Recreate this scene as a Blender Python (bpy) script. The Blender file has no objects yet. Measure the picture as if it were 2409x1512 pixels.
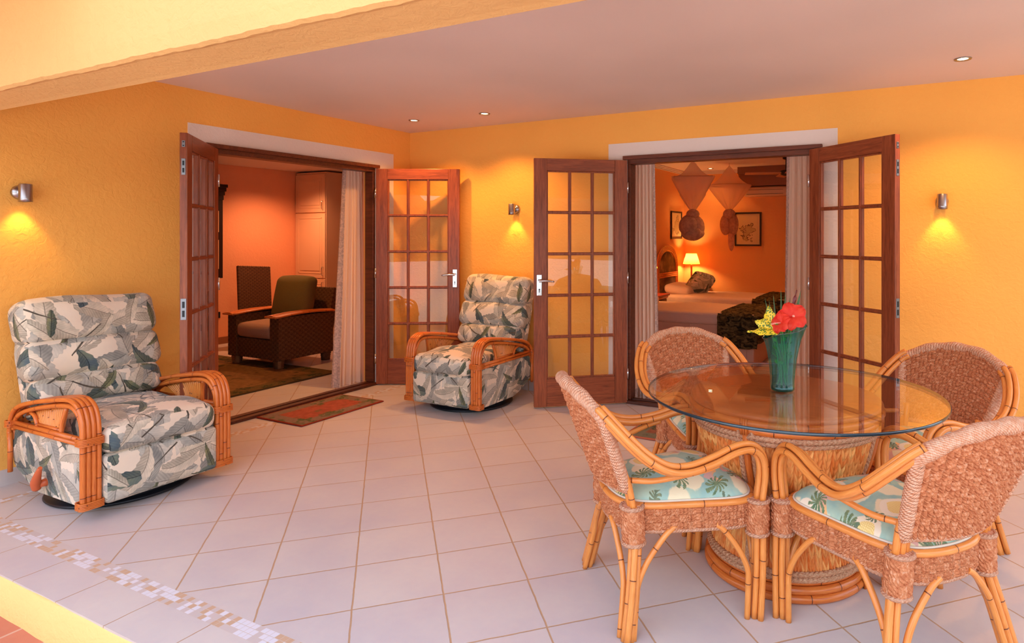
import bpy, math, random
import numpy as np
from mathutils import Vector, Matrix
PI = math.pi
random.seed(7)
rng = np.random.RandomState(7)
COL = bpy.context.scene.collection

def srgb(r, g=None, b=None):
    if g is None: r, g, b = r
    def f(c):
        c = c/255.0
        return c/12.92 if c <= 0.04045 else ((c+0.055)/1.055)**2.4
    return (f(r), f(g), f(b), 1.0)

# ------------------------------------------------------------------ node helper
class NT:
    def __init__(s, name):
        s.m = bpy.data.materials.new(name); s.m.use_nodes = True
        s.t = s.m.node_tree; s.t.nodes.clear()
        s.out = s.t.nodes.new('ShaderNodeOutputMaterial')
    def n(s, typ, ins=None, **props):
        nd = s.t.nodes.new(typ)
        for k, v in props.items(): setattr(nd, k, v)
        if ins:
            for k, v in ins.items(): s.put(nd.inputs[k], v)
        return nd
    def put(s, sock, v):
        if hasattr(v, 'node'): s.t.links.new(v, sock)
        elif v is not None:
            try: sock.default_value = v
            except Exception:
                if isinstance(v, (int, float)): sock.default_value = (v, v, v)
                else: sock.default_value = tuple(v)[:3]
    def math(s, op, a, b=None, c=None, clamp=False):
        nd = s.t.nodes.new('ShaderNodeMath'); nd.operation = op; nd.use_clamp = clamp
        s.put(nd.inputs[0], a)
        if b is not None: s.put(nd.inputs[1], b)
        if c is not None: s.put(nd.inputs[2], c)
        return nd.outputs[0]
    def vmath(s, op, a, b=None, scale=None):
        nd = s.t.nodes.new('ShaderNodeVectorMath'); nd.operation = op
        s.put(nd.inputs[0], a)
        if b is not None: s.put(nd.inputs[1], b)
        if scale is not None: s.put(nd.inputs['Scale'], scale)
        return nd.outputs[0]
    def mix(s, f, a, b, mode='MIX'):
        nd = s.t.nodes.new('ShaderNodeMix'); nd.data_type = 'RGBA'; nd.blend_type = mode
        s.put(nd.inputs[0], f); s.put(nd.inputs[6], a); s.put(nd.inputs[7], b)
        return nd.outputs[2]
    def sep(s, v):
        nd = s.t.nodes.new('ShaderNodeSeparateXYZ'); s.put(nd.inputs[0], v); return nd.outputs
    def comb(s, x=0., y=0., z=0.):
        nd = s.t.nodes.new('ShaderNodeCombineXYZ')
        s.put(nd.inputs[0], x); s.put(nd.inputs[1], y); s.put(nd.inputs[2], z); return nd.outputs[0]
    def uv(s): return s.n('ShaderNodeTexCoord').outputs['UV']
    def obj(s): return s.n('ShaderNodeTexCoord').outputs['Object']
    def noise(s, vec, scale, detail=3, rough=.55, out='Fac', dist=0.):
        nd = s.n('ShaderNodeTexNoise', {'Vector': vec, 'Scale': scale, 'Detail': detail, 'Roughness': rough, 'Distortion': dist})
        return nd.outputs[out]
    def mapr(s, v, a, b, c=0., d=1.):
        nd = s.n('ShaderNodeMapRange', {'Value': v, 'From Min': a, 'From Max': b, 'To Min': c, 'To Max': d}); nd.clamp = True
        return nd.outputs[0]
    def bump(s, h, strength=.5, dist=.01):
        return s.n('ShaderNodeBump', {'Height': h, 'Strength': strength, 'Distance': dist}).outputs[0]
    def pbr(s, color, rough=.6, metal=0., normal=None, spec=.5, **kw):
        d = {'Base Color': color, 'Roughness': rough, 'Metallic': metal, 'Specular IOR Level': spec}
        d.update(kw)
        if normal is not None: d['Normal'] = normal
        p = s.n('ShaderNodeBsdfPrincipled', d)
        return p.outputs[0]
    def end(s, sh):
        s.t.links.new(sh, s.out.inputs[0]); return s.m

# ------------------------------------------------------------------ materials
def m_plain(name, col, rough=.6, metal=0., spec=.5, nz=0., nscale=40, bumpd=0.):
    t = NT(name); c = srgb(col); nm = None
    if nz or bumpd:
        f = t.noise(t.obj(), nscale, 4)
        if nz:
            lo = tuple(x*(1-nz) for x in c[:3])+(1,); hi = tuple(min(1, x*(1+nz)) for x in c[:3])+(1,)
            c2 = t.mix(f, lo, hi)
        else: c2 = c
        if bumpd: nm = t.bump(f, 1., bumpd)
        return t.end(t.pbr(c2, rough, metal, nm, spec))
    return t.end(t.pbr(c, rough, metal, None, spec))

def m_plaster(name, col, amt=.006, sc=30):
    t = NT(name); p = t.obj()
    h = t.noise(p, sc, 3.5, .62, dist=.7)
    c = srgb(col)
    big = t.noise(p, 1.3, 1)
    cc = t.mix(t.mapr(big, .3, .7), tuple(x*.965 for x in c[:3])+(1,), tuple(min(1, x*1.03) for x in c[:3])+(1,))
    return t.end(t.pbr(cc, .85, 0, t.bump(h, .75, amt), .2))

def m_wood(name, c1, c2, rough=.35, sc=1.0, axis='Z'):
    t = NT(name); p = t.obj()
    st = {'Z': (14, 14, 1.1), 'X': (1.1, 14, 14), 'Y': (14, 1.1, 14)}[axis]
    v = t.vmath('MULTIPLY', p, tuple(x*sc for x in st))
    a = t.noise(v, 3.0, 6, .65, dist=.8); b = t.noise(v, 14, 4, .6)
    f = t.math('ADD', t.math('MULTIPLY', a, .7), t.math('MULTIPLY', b, .3))
    c = t.mix(t.mapr(f, .35, .65), srgb(c1), srgb(c2))
    return t.end(t.pbr(c, rough, 0, t.bump(b, .25, .002), .4))

def m_cane(name, base, dark, joint):
    t = NT(name); x, y, z = t.sep(t.uv())[:3]
    # u = length in metres, one node roughly every 0.26 m, v = turn round the cane (per-cane integer part)
    k = t.math('FLOOR', y)
    ph = t.math('FRACT', t.math('MULTIPLY', k, .618))
    l = t.math('ADD', t.math('MULTIPLY', x, 4.6), ph)
    fr = t.math('ABSOLUTE', t.math('SUBTRACT', t.math('FRACT', l), .5))
    ring = t.mapr(fr, .004, .011, 1., 0.)
    halo = t.mapr(fr, .0, .09, .35, 0.)
    st = t.noise(t.comb(t.math('MULTIPLY', x, 5.), t.math('MULTIPLY', y, 9.), 0.), 3., 4)
    blot = t.noise(t.comb(t.math('MULTIPLY', x, 1.), t.math('MULTIPLY', k, 3.3), 0.), 9., 3)
    c = t.mix(t.mapr(st, .3, .7), srgb(base), srgb(dark))
    c = t.mix(t.mapr(blot, .55, .8, 0, .5), c, srgb(dark))
    c = t.mix(halo, c, srgb(dark)); c = t.mix(ring, c, srgb(joint))
    h = t.math('ADD', t.math('MULTIPLY', ring, -1.), t.math('MULTIPLY', t.mapr(fr, .01, .05, 1., 0.), .8))
    return t.end(t.pbr(c, .28, 0, t.bump(h, .5, .0015), .5))

def m_weave(name, c_lo, c_mid, c_hi, fib=3., lift=.5):
    # uv in cell units; twisted two-ply ropes, over and under strands alternate
    t = NT(name); x, y, z = t.sep(t.uv())[:3]
    par = t.math('ABSOLUTE', t.math('MODULO', t.math('ADD', t.math('FLOOR', x), t.math('FLOOR', y)), 2.))
    wob = t.math('MULTIPLY', t.math('SUBTRACT', t.noise(t.uv(), 2.6, 3), .5), .55)
    def ply(along, across):
        return t.math('SINE', t.math('MULTIPLY', t.math('ADD', wob, t.math('ADD', t.math('MULTIPLY', along, fib), t.math('MULTIPLY', across, 1.9))), 2*PI))
    h = t.n('ShaderNodeMix', {0: par, 2: ply(y, x), 3: ply(x, y)}, data_type='FLOAT').outputs[0]
    fine = t.noise(t.vmath('MULTIPLY', t.uv(), (9., 9., 1.)), 1., 3)
    nz = t.noise(t.uv(), 3.1, 4, .7)
    f = t.math('ADD', t.math('MULTIPLY', nz, .8), t.math('ADD', t.math('MULTIPLY', fine, .35), t.math('MULTIPLY', par, .16*lift)))
    c = t.mix(t.mapr(f, .42, .68), srgb(c_lo), srgb(c_mid))
    c = t.mix(t.mapr(f, .66, .92), c, srgb(c_hi))
    hh = t.math('ADD', h, t.math('MULTIPLY', fine, 1.2))
    return t.end(t.pbr(c, .75, 0, t.bump(hh, .9, .0016), .25))

def m_rope(name, c_lo, c_hi, k=1.):
    # uv: u along (m), v around 0..1
    t = NT(name); x, y, z = t.sep(t.uv())[:3]
    wob = t.math('MULTIPLY', t.noise(t.comb(t.math('MULTIPLY', x, 30.), t.math('MULTIPLY', y, 5.), 0.), 1., 3), 1.1)
    a = t.math('ADD', wob, t.math('ADD', t.math('MULTIPLY', x, 90.*k), t.math('MULTIPLY', y, 3.)))
    s1 = t.math('SINE', t.math('MULTIPLY', a, 2*PI))
    fine = t.math('SINE', t.math('MULTIPLY', t.math('ADD', wob, t.math('ADD', t.math('MULTIPLY', x, 120.*k), t.math('MULTIPLY', y, -16.))), 2*PI))
    nz = t.noise(t.comb(t.math('MULTIPLY', x, 60.), t.math('MULTIPLY', y, 6.), 0.), 1.5, 3)
    f = t.math('ADD', nz, t.math('MULTIPLY', fine, .15))
    c = t.mix(t.mapr(f, .3, .75), srgb(c_lo), srgb(c_hi))
    h = t.math('ADD', s1, t.math('MULTIPLY', fine, .35))
    return t.end(t.pbr(c, .8, 0, t.bump(h, .8, .0025), .2))

def leaf_layer(t, uvv, base, scale, off, L, W, ca, cb, dk, thresh=.0, gate=1.1, warp=.0):
    """one layer of painted leaves: voronoi cells give every leaf its place, turn and tone"""
    v = t.vmath('ADD', t.vmath('MULTIPLY', uvv, (scale, scale, scale)), off)
    vo = t.n('ShaderNodeTexVoronoi', {'Vector': v, 'Scale': 1., 'Randomness': .9}, voronoi_dimensions='2D')
    d = t.vmath('SUBTRACT', v, vo.outputs['Position'])
    cr = t.sep(vo.outputs['Color'])
    rot = t.n('ShaderNodeVectorRotate', {'Vector': d, 'Angle': t.math('MULTIPLY', cr[0], 6.283)}, rotation_type='Z_AXIS').outputs[0]
    x, y, _ = t.sep(rot)[:3]
    # bow of the midrib
    y = t.math('ADD', y, t.math('MULTIPLY', t.math('MULTIPLY', x, x), t.math('SUBTRACT', cr[1], .5)))
    xn = t.math('DIVIDE', x, L)
    ay = t.math('ABSOLUTE', y)
    prof = t.math('MULTIPLY', t.math('SUBTRACT', 1., t.math('MULTIPLY', xn, xn)), t.math('SUBTRACT', 1., t.math('MULTIPLY', xn, .35)))
    jag = t.math('MULTIPLY', t.math('SINE', t.math('MULTIPLY', t.math('ADD', x, t.math('MULTIPLY', ay, -.8)), 38.)), .055)
    f = t.math('SUBTRACT', t.math('MULTIPLY', t.math('ADD', prof, jag), W), ay)
    mask = t.mapr(f, 0., .012)
    mask = t.math('MULTIPLY', mask, t.math('LESS_THAN', cr[2], gate))
    vein = t.math('SINE', t.math('MULTIPLY', t.math('SUBTRACT', x, t.math('MULTIPLY', ay, .9)), 70.))
    tone = t.noise(v, 2.2, 3)
    col = t.mix(t.mapr(tone, .35, .65), ca, cb)
    shade = t.math('ADD', t.math('MULTIPLY', vein, .10), t.mapr(y, -.05, .05, .0, .45))
    col = t.mix(t.math('ADD', shade, 0., clamp=True), col, dk)
    rib = t.mapr(ay, .006, .014, .8, 0.)
    col = t.mix(rib, col, dk)
    edge = t.mapr(f, .0, .018, .7, 0.)
    col = t.mix(edge, col, dk)
    return t.mix(mask, base, col)

def m_leaffabric(name):
    t = NT(name); uv = t.uv()
    wob = t.n('ShaderNodeTexNoise', {'Vector': uv, 'Scale': 6., 'Detail': 2.}).outputs['Color']
    u = t.vmath('ADD', uv, t.vmath('MULTIPLY', t.vmath('SUBTRACT', wob, (.5, .5, .5)), (.035, .035, 0)))
    c = t.mix(t.noise(uv, 9., 3), srgb(238, 216, 186), srgb(216, 204, 188))
    g1, g2, g3 = srgb(212, 202, 184), srgb(176, 172, 160), srgb(116, 112, 104)
    c = leaf_layer(t, u, c, 4.6, (3.1, 7.7, 0), .95, .30, g1, g2, g3)
    c = leaf_layer(t, u, c, 5.0, (81.3, 27.7, 0), .85, .24, srgb(198, 192, 176), srgb(150, 150, 142), srgb(92, 92, 88), gate=.85)
    c = leaf_layer(t, u, c, 5.4, (13.4, 2.2, 0), .85, .24, srgb(226, 210, 186), srgb(188, 178, 158), srgb(118, 110, 96), gate=.8)
    c = leaf_layer(t, u, c, 5.2, (23.9, 12.7, 0), .66, .20, srgb(120, 128, 108), srgb(84, 98, 104), srgb(34, 42, 48), gate=.40)
    c = leaf_layer(t, u, c, 5.8, (41.2, 17.3, 0), .80, .17, srgb(232, 216, 192), srgb(186, 178, 156), srgb(104, 96, 84), gate=.55)
    c = leaf_layer(t, u, c, 6.6, (61.2, 37.3, 0), .60, .13, srgb(138, 136, 96), srgb(82, 94, 88), srgb(40, 44, 38), gate=.34)
    c = leaf_layer(t, u, c, 5.0, (71.2, 57.3, 0), .90, .028, srgb(150, 138, 116), srgb(96, 88, 76), srgb(54, 48, 42), gate=.55)
    h = t.noise(uv, 6., 4); w = t.noise(uv, 320., 1)
    return t.end(t.pbr(c, .85, 0, t.bump(t.math('ADD', h, t.math('MULTIPLY', w, .05)), .45, .014), .15, **{'Sheen Weight': .15}))

def m_pinefabric(name):
    t = NT(name); uv = t.uv()
    def cell(sc, off):
        v = t.vmath('ADD', t.vmath('MULTIPLY', uv, (sc, sc, sc)), off)
        vo = t.n('ShaderNodeTexVoronoi', {'Vector': v, 'Scale': 1., 'Randomness': .75}, voronoi_dimensions='2D')
        d = t.vmath('SUBTRACT', v, vo.outputs['Position']); cr = t.sep(vo.outputs['Color'])
        r = t.n('ShaderNodeVectorRotate', {'Vector': d, 'Angle': t.math('MULTIPLY', cr[0], 6.283)}, rotation_type='Z_AXIS').outputs[0]
        o = t.sep(r); return o[0], o[1], cr
    wb = t.n('ShaderNodeTexNoise', {'Vector': uv, 'Scale': 13., 'Detail': 3.}).outputs['Color']
    uv = t.vmath('ADD', uv, t.vmath('MULTIPLY', t.vmath('SUBTRACT', wb, (.5, .5, .5)), (.035, .035, 0)))
    c = t.mix(t.mapr(t.noise(uv, 11., 3), .4, .6), srgb(152, 192, 184), srgb(178, 206, 184))
    nzr = t.noise(uv, 26., 2)
    # cream patches
    x, y, cr = cell(6.5, (5.3, 9.1, 0))
    rr = t.math('ADD', t.math('SQRT', t.math('ADD', t.math('MULTIPLY', x, x), t.math('MULTIPLY', y, y))), t.math('MULTIPLY', t.math('SUBTRACT', nzr, .5), .22))
    c = t.mix(t.mapr(rr, .34, .30), c, srgb(234, 224, 188))
    # peach ribbons
    x, y, cr = cell(5.0, (15.3, 29.1, 0))
    tri = t.math('MULTIPLY', t.math('PINGPONG', x, .16), 1.1)
    q = t.math('ABSOLUTE', t.math('SUBTRACT', y, tri))
    mk = t.math('MULTIPLY', t.mapr(q, .095, .085), t.math('LESS_THAN', t.math('ABSOLUTE', x), .33))
    mk = t.math('MULTIPLY', mk, t.math('LESS_THAN', cr[2], .95))
    c = t.mix(mk, c, t.mix(t.mapr(y, .0, .12), srgb(240, 190, 130), srgb(218, 178, 168)))
    # pineapples
    x, y, cr = cell(6.2, (35.3, 49.1, 0))
    e = t.math('SQRT', t.math('ADD', t.math('MULTIPLY', t.math('DIVIDE', x, .21), t.math('DIVIDE', x, .21)), t.math('MULTIPLY', t.math('DIVIDE', y, .27), t.math('DIVIDE', y, .27))))
    gate = t.math('LESS_THAN', cr[2], .5)
    c = t.mix(t.math('MULTIPLY', t.mapr(e, 1.5, 1.42), gate), c, srgb(240, 230, 205))
    lat = t.math('MULTIPLY', t.math('SINE', t.math('MULTIPLY', t.math('ADD', x, y), 95.)), t.math('SINE', t.math('MULTIPLY', t.math('SUBTRACT', x, y), 95.)))
    c = t.mix(t.math('MULTIPLY', t.mapr(e, 1.0, .96), gate), c, t.mix(t.mapr(lat, -.2, .4), srgb(232, 206, 130), srgb(246, 226, 160)))
    # palms
    def palm(c, sc, off, R, n, g, ca, cb):
        x, y, cr = cell(sc, off)
        th = t.math('ARCTAN2', y, x)
        r = t.math('SQRT', t.math('ADD', t.math('MULTIPLY', x, x), t.math('MULTIPLY', t.math('MULTIPLY', y, 1.7), t.math('MULTIPLY', y, 1.7))))
        th = t.math('ADD', th, t.math('MULTIPLY', cr[1], 5.))
        th = t.math('ADD', th, t.math('MULTIPLY', r, 1.6))
        s = t.math('ABSOLUTE', t.math('SINE', t.math('MULTIPLY', th, n)))
        tooth = t.math('MULTIPLY', t.math('SINE', t.math('MULTIPLY', r, 120.)), .12)
        lim = t.math('ADD', .18, t.math('ADD', tooth, t.math('MULTIPLY', t.math('DIVIDE', r, R), .55)))
        m = t.math('MULTIPLY', t.math('GREATER_THAN', s, lim), t.math('LESS_THAN', r, R))
        m = t.math('MAXIMUM', m, t.math('LESS_THAN', r, R*.25))
        m = t.math('MULTIPLY', m, t.math('LESS_THAN', cr[2], g))
        return t.mix(m, c, t.mix(t.mapr(t.noise(uv, 60., 2), .35, .65), ca, cb))
    c = palm(c, 7.2, (55.3, 69.1, 0), .40, 5.5, .62, srgb(98, 128, 96), srgb(142, 156, 116))
    c = palm(c, 9.0, (75.3, 19.1, 0), .34, 4.5, .30, srgb(100, 124, 104), srgb(140, 150, 116))
    w = t.noise(uv, 400., 1)
    return t.end(t.pbr(c, .8, 0, t.bump(w, .2, .002), .2))

def m_floor(name, inner=True):
    t = NT(name); p = t.obj(); x, y, z = t.sep(p)[:3]
    S = .3333
    r2 = math.sqrt(.5)
    wx = t.math('ADD', x, t.math('MULTIPLY', t.math('SUBTRACT', t.noise(p, 14., 3), .5), .006))
    wy = t.math('ADD', y, t.math('MULTIPLY', t.math('SUBTRACT', t.noise(t.vmath('ADD', p, (5, 5, 5)), 14., 3), .5), .006))
    dx = t.math('SUBTRACT', wx, 2.2225); dy = t.math('SUBTRACT', wy, -2.228)
    a = t.math('DIVIDE', t.math('MULTIPLY', t.math('ADD', dx, dy), r2), S)
    b = t.math('DIVIDE', t.math('MULTIPLY', t.math('SUBTRACT', dx, dy), r2), S)
    def line(v, w):
        f = t.math('ABSOLUTE', t.math('SUBTRACT', t.math('FRACT', t.math('ADD', v, .5)), .5))
        return t.mapr(f, w*.6, w*1.1, 1., 0.)
    gd = t.math('MAXIMUM', line(a, .011), line(b, .011))
    id_d = t.comb(t.math('FLOOR', a), t.math('FLOOR', b), 0.)
    base1 = t.noise(p, 3.5, 6, .6); base2 = t.noise(p, 30., 4)
    rnd = t.n('ShaderNodeTexWhiteNoise', {'Vector': id_d}, noise_dimensions='3D').outputs[0]
    f = t.math('ADD', t.math('MULTIPLY', base1, .7), t.math('ADD', t.math('MULTIPLY', base2, .2), t.math('MULTIPLY', rnd, .15)))
    tile = t.mix(t.mapr(f, .35, .75), srgb(198, 187, 186), srgb(212, 200, 190))
    grout = srgb(186, 150, 116)
    if not inner:
        c = t.mix(gd, tile, grout)
        return t.end(t.pbr(c, .32, 0, t.bump(t.math('SUBTRACT', 1., gd), .5, .002), .4))
    # framed field: mosaic band at the terrace edge and along the left wall
    inb = t.math('MAXIMUM', t.math('LESS_THAN', y, -3.385), t.math('LESS_THAN', x, .305))
    outb = t.math('MAXIMUM', t.math('LESS_THAN', y, -3.462), t.math('LESS_THAN', x, .23))
    mos = t.math('SUBTRACT', inb, outb, clamp=True)
    ms = .0256
    mx = t.math('DIVIDE', t.math('SUBTRACT', x, .2282), ms); my = t.math('DIVIDE', t.math('SUBTRACT', y, -3.385), ms)
    mid = t.comb(t.math('FLOOR', mx), t.math('FLOOR', my), 0.)
    mr = t.n('ShaderNodeTexWhiteNoise', {'Vector': mid}, noise_dimensions='3D').outputs[0]
    mc = t.mix(t.math('GREATER_THAN', mr, .42), srgb(220, 217, 222), srgb(202, 188, 182))
    mc = t.mix(t.math('GREATER_THAN', mr, .74), mc, srgb(202, 168, 138))
    gm = t.math('MAXIMUM', line(mx, .05), line(my, .05))
    mc = t.mix(gm, mc, srgb(206, 190, 176))
    # border tiles
    jx = t.math('DIVIDE', t.math('SUBTRACT', wx, 1.305), .335); jy = t.math('DIVIDE', t.math('SUBTRACT', wy, -3.462), .335)
    sel = t.math('LESS_THAN', y, -3.385)
    jb = t.n('ShaderNodeMix', {0: sel, 2: line(jy, .008), 3: line(jx, .008)}, data_type='FLOAT').outputs[0]
    bc = t.mix(jb, tile, grout)
    c = t.mix(gd, tile, grout)
    c = t.mix(inb, c, bc); c = t.mix(mos, c, mc)
    g = t.n('ShaderNodeMix', {0: inb, 2: gd, 3: jb}, data_type='FLOAT').outputs[0]
    h = t.math('ADD', t.math('SUBTRACT', 1., g), t.math('MULTIPLY', base2, .08))
    return t.end(t.pbr(c, t.mapr(base1, .3, .7, .34, .5), 0, t.bump(h, .5, .002), .4))

def m_terracotta(name):
    t = NT(name); p = t.obj(); x, y, z = t.sep(p)[:3]
    br = t.n('ShaderNodeTexBrick', {'Vector': p, 'Color1': srgb(206, 128, 100), 'Color2': srgb(186, 108, 84), 'Mortar': srgb(206, 170, 150), 'Scale': 3.2, 'Mortar Size': .02, 'Brick Width': .6, 'Row Height': .6})
    return t.end(t.pbr(t.mix(.25, br.outputs[0], t.mix(t.noise(p, 20., 4), srgb(190, 110, 86), srgb(220, 150, 120))), .7))

def m_glass(name, tint=(1, 1, 1), rough=0.0, ior=1.5, trans=1.0, extra=0.):
    t = NT(name)
    fr = t.n('ShaderNodeFresnel', {'IOR': ior}).outputs[0]
    tr = t.n('ShaderNodeBsdfTransparent', {'Color': (*tint, 1)}).outputs[0]
    gl = t.n('ShaderNodeBsdfGlossy', {'Color': (1, 1, 1, 1), 'Roughness': rough}).outputs[0]
    fw = t.math('SUBTRACT', 1., t.n('ShaderNodeNewGeometry').outputs['Backfacing'])   # reflect at the outer face only
    mx = t.n('ShaderNodeMixShader', {0: t.math('MULTIPLY', fw, t.math('ADD', t.math('MULTIPLY', fr, trans), extra, clamp=True))})
    t.t.links.new(tr, mx.inputs[1]); t.t.links.new(gl, mx.inputs[2])
    return t.end(mx.outputs[0])

def m_cloth(name, col, transl=.3, col2=None, sc=60, transp=0.):
    t = NT(name); c = srgb(col)
    if col2: c = t.mix(t.mapr(t.noise(t.obj(), sc, 4), .4, .6), srgb(col), srgb(col2))
    a = t.n('ShaderNodeBsdfDiffuse', {'Color': c}).outputs[0]
    b = t.n('ShaderNodeBsdfTranslucent', {'Color': c}).outputs[0]
    m = t.n('ShaderNodeMixShader', {0: transl}); t.t.links.new(a, m.inputs[1]); t.t.links.new(b, m.inputs[2])
    r = m.outputs[0]
    if transp:
        tr = t.n('ShaderNodeBsdfTransparent').outputs[0]
        m2 = t.n('ShaderNodeMixShader', {0: transp}); t.t.links.new(r, m2.inputs[1]); t.t.links.new(tr, m2.inputs[2]); r = m2.outputs[0]
    return t.end(r)

def m_emit(name, col, s):
    t = NT(name)
    return t.end(t.n('ShaderNodeEmission', {'Color': srgb(col), 'Strength': s}).outputs[0])

def m_rug(name, field, border, leaf, edge, sx, sy, bw):
    t = NT(name); p = t.obj(); x, y, z = t.sep(p)[:3]
    ex = t.math('SUBTRACT', sx, t.math('ABSOLUTE', x)); ey = t.math('SUBTRACT', sy, t.math('ABSOLUTE', y))
    d = t.math('MINIMUM', ex, ey)
    nz = t.noise(p, 9., 4)
    c = t.mix(t.mapr(t.noise(p, 22., 3), .35, .65), srgb(field), tuple(x_*.75 for x_ in srgb(field)[:3])+(1,))
    inner = t.mapr(d, bw*.95, bw*1.05, 1., 0.)
    bc = t.mix(t.mapr(t.noise(p, 30., 3), .3, .7), srgb(border), tuple(x_*.8 for x_ in srgb(border)[:3])+(1,))
    c = t.mix(inner, c, bc)
    lf = t.math('MULTIPLY', t.mapr(nz, .52, .58), t.mapr(t.noise(p, 45., 2), .4, .5))
    c = t.mix(t.math('MULTIPLY', lf, t.mapr(d, bw*1.5, bw*1.1, .0, 1.)), c, srgb(leaf))
    c = t.mix(t.math('MULTIPLY', t.mapr(t.noise(p, 7., 2), .6, .66), .6), c, srgb(leaf))
    c = t.mix(t.mapr(d, .012, .018, 1., 0.), c, srgb(edge))
    return t.end(t.pbr(c, .95, 0, t.bump(t.noise(p, 260., 2), .5, .004), .1))

def m_picture(name, seed, blob):
    t = NT(name); p = t.obj(); x, y, z = t.sep(p)[:3]
    q = t.vmath('ADD', p, (seed, seed, seed))
    n = t.noise(q, 7., 4)
    r = t.math('SQRT', t.math('ADD', t.math('MULTIPLY', x, x), t.math('MULTIPLY', t.math('ADD', z, blob[2]), t.math('ADD', z, blob[2]))))
    land = t.math('GREATER_THAN', t.math('SUBTRACT', n, t.math('MULTIPLY', r, blob[0])), blob[1])
    ln = t.math('LESS_THAN', t.math('ABSOLUTE', t.math('SUBTRACT', t.math('SUBTRACT', n, t.math('MULTIPLY', r, blob[0])), blob[1])), .012)
    c = t.mix(land, srgb(220, 190, 142), t.mix(t.noise(q, 40., 3), srgb(176, 140, 96), srgb(206, 178, 130)))
    c = t.mix(ln, c, srgb(96, 66, 44))
    return t.end(t.pbr(c, .5))

def m_braid(name):
    t = NT(name); x, y, z = t.sep(t.uv())[:3]
    nz = t.noise(t.comb(t.math('MULTIPLY', x, 2.), t.math('MULTIPLY', y, .9), 0.), 1.5, 3)
    ax_ = t.math('ABSOLUTE', t.math('SUBTRACT', t.math('FRACT', x), .5))
    st = t.math('SINE', t.math('MULTIPLY', t.math('ADD', t.math('MULTIPLY', y, 1.), t.math('MULTIPLY', ax_, -3.)), 46.))
    k = t.n('ShaderNodeTexWhiteNoise', {'Vector': t.comb(t.math('FLOOR', x), t.math('FLOOR', t.math('ADD', y, t.math('MULTIPLY', ax_, -2.5))), 0.)}, noise_dimensions='3D').outputs[0]
    f = t.math('ADD', t.math('MULTIPLY', nz, .35), t.math('MULTIPLY', k, .6))
    c = t.mix(t.mapr(f, .3, .8), srgb(228, 126, 54), srgb(255, 190, 112))
    return t.end(t.pbr(c, .5, 0, t.bump(st, .25, .0008), .35))

def m_fur(name):
    t = NT(name); p = t.obj()
    a = t.noise(t.vmath('MULTIPLY', p, (1., 1., 1.6)), 14., 4, dist=1.2)
    c = t.mix(t.mapr(a, .4, .62), srgb(34, 26, 16), srgb(104, 84, 52))
    return t.end(t.pbr(c, .8, 0, t.bump(t.noise(p, 60., 3), .9, .02), .1))

M = {}
M['orange'] = m_plaster('orange_plaster', (250, 184, 92), .0060, 30)
M['cream_plaster'] = m_plaster('beam_plaster', (220, 174, 112), .006, 26)
M['white_plaster'] = m_plaster('white_plaster', (232, 222, 216), .004)
M['ceiling'] = m_plaster('ceiling_paint', (230, 214, 206), .0015, 14)
M['bed_wall'] = m_plaster('bedroom_plaster', (246, 176, 112), .004)
M['living_wall'] = m_plaster('living_plaster', (242, 170, 126), .004)
M['floor'] = m_floor('terrace_tiles', True)
M['floor_in'] = m_floor('indoor_tiles', False)
M['terracotta'] = m_terracotta('terracotta_paving')
M['curb'] = m_plaster('curb_plaster', (250, 206, 130), .006, 30)
M['mahogany'] = m_wood('mahogany', (112, 52, 30), (166, 88, 54), .33)
M['mahogany_x'] = m_wood('mahogany_rail', (112, 52, 30), (164, 86, 52), .33, axis='X')
M['frame_wood'] = m_wood('door_frame_wood', (78, 36, 22), (124, 62, 38), .4, axis='X')
M['dark_wood'] = m_wood('dark_wood', (60, 26, 16), (96, 46, 28), .4, axis='X')
M['glass'] = m_glass('pane_glass', (.985, .985, .985), 0, 1.5, 1.3)
M['chrome'] = m_plain('chrome', (214, 216, 222), .12, 1.)
M['steel'] = m_plain('brushed_steel', (176, 174, 178), .28, 1.)
M['plate'] = m_plain('latch_steel', (140, 142, 148), .4, 1.)
M['black'] = m_plain('black_metal', (22, 26, 34), .4, .3)
M['cane'] = m_cane('honey_cane', (238, 160, 84), (214, 122, 48), (98, 44, 18))
M['cane_dark'] = m_cane('amber_cane', (228, 132, 58), (190, 88, 32), (84, 34, 14))
M['wicker'] = m_weave('seagrass_weave', (172, 90, 54), (214, 138, 92), (240, 200, 170), 3., .45)
M['rope'] = m_rope('twisted_rope', (210, 140, 102), (236, 194, 164))
M['rope_t'] = m_rope('table_rope', (196, 128, 92), (232, 188, 150), .6)
M['braid'] = m_braid('braided_leaf')
M['binding'] = m_rope('cane_binding', (196, 96, 44), (226, 130, 70), 1.2)
M['leaf'] = m_leaffabric('leaf_print_fabric')
M['pine'] = m_pinefabric('pineapple_print_fabric')
M['piping'] = m_plain('piping_cord', (222, 214, 196), .7)
M['table_wood'] = m_wood('table_disc_wood', (168, 84, 40), (206, 116, 62), .3, axis='X')
M['tglass'] = m_glass('table_glass', (.95, .98, .96), 0, 1.5, 1.15)
M['tedge'] = m_plain('glass_edge', (12, 52, 64), .08, 0, 1.)
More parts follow.
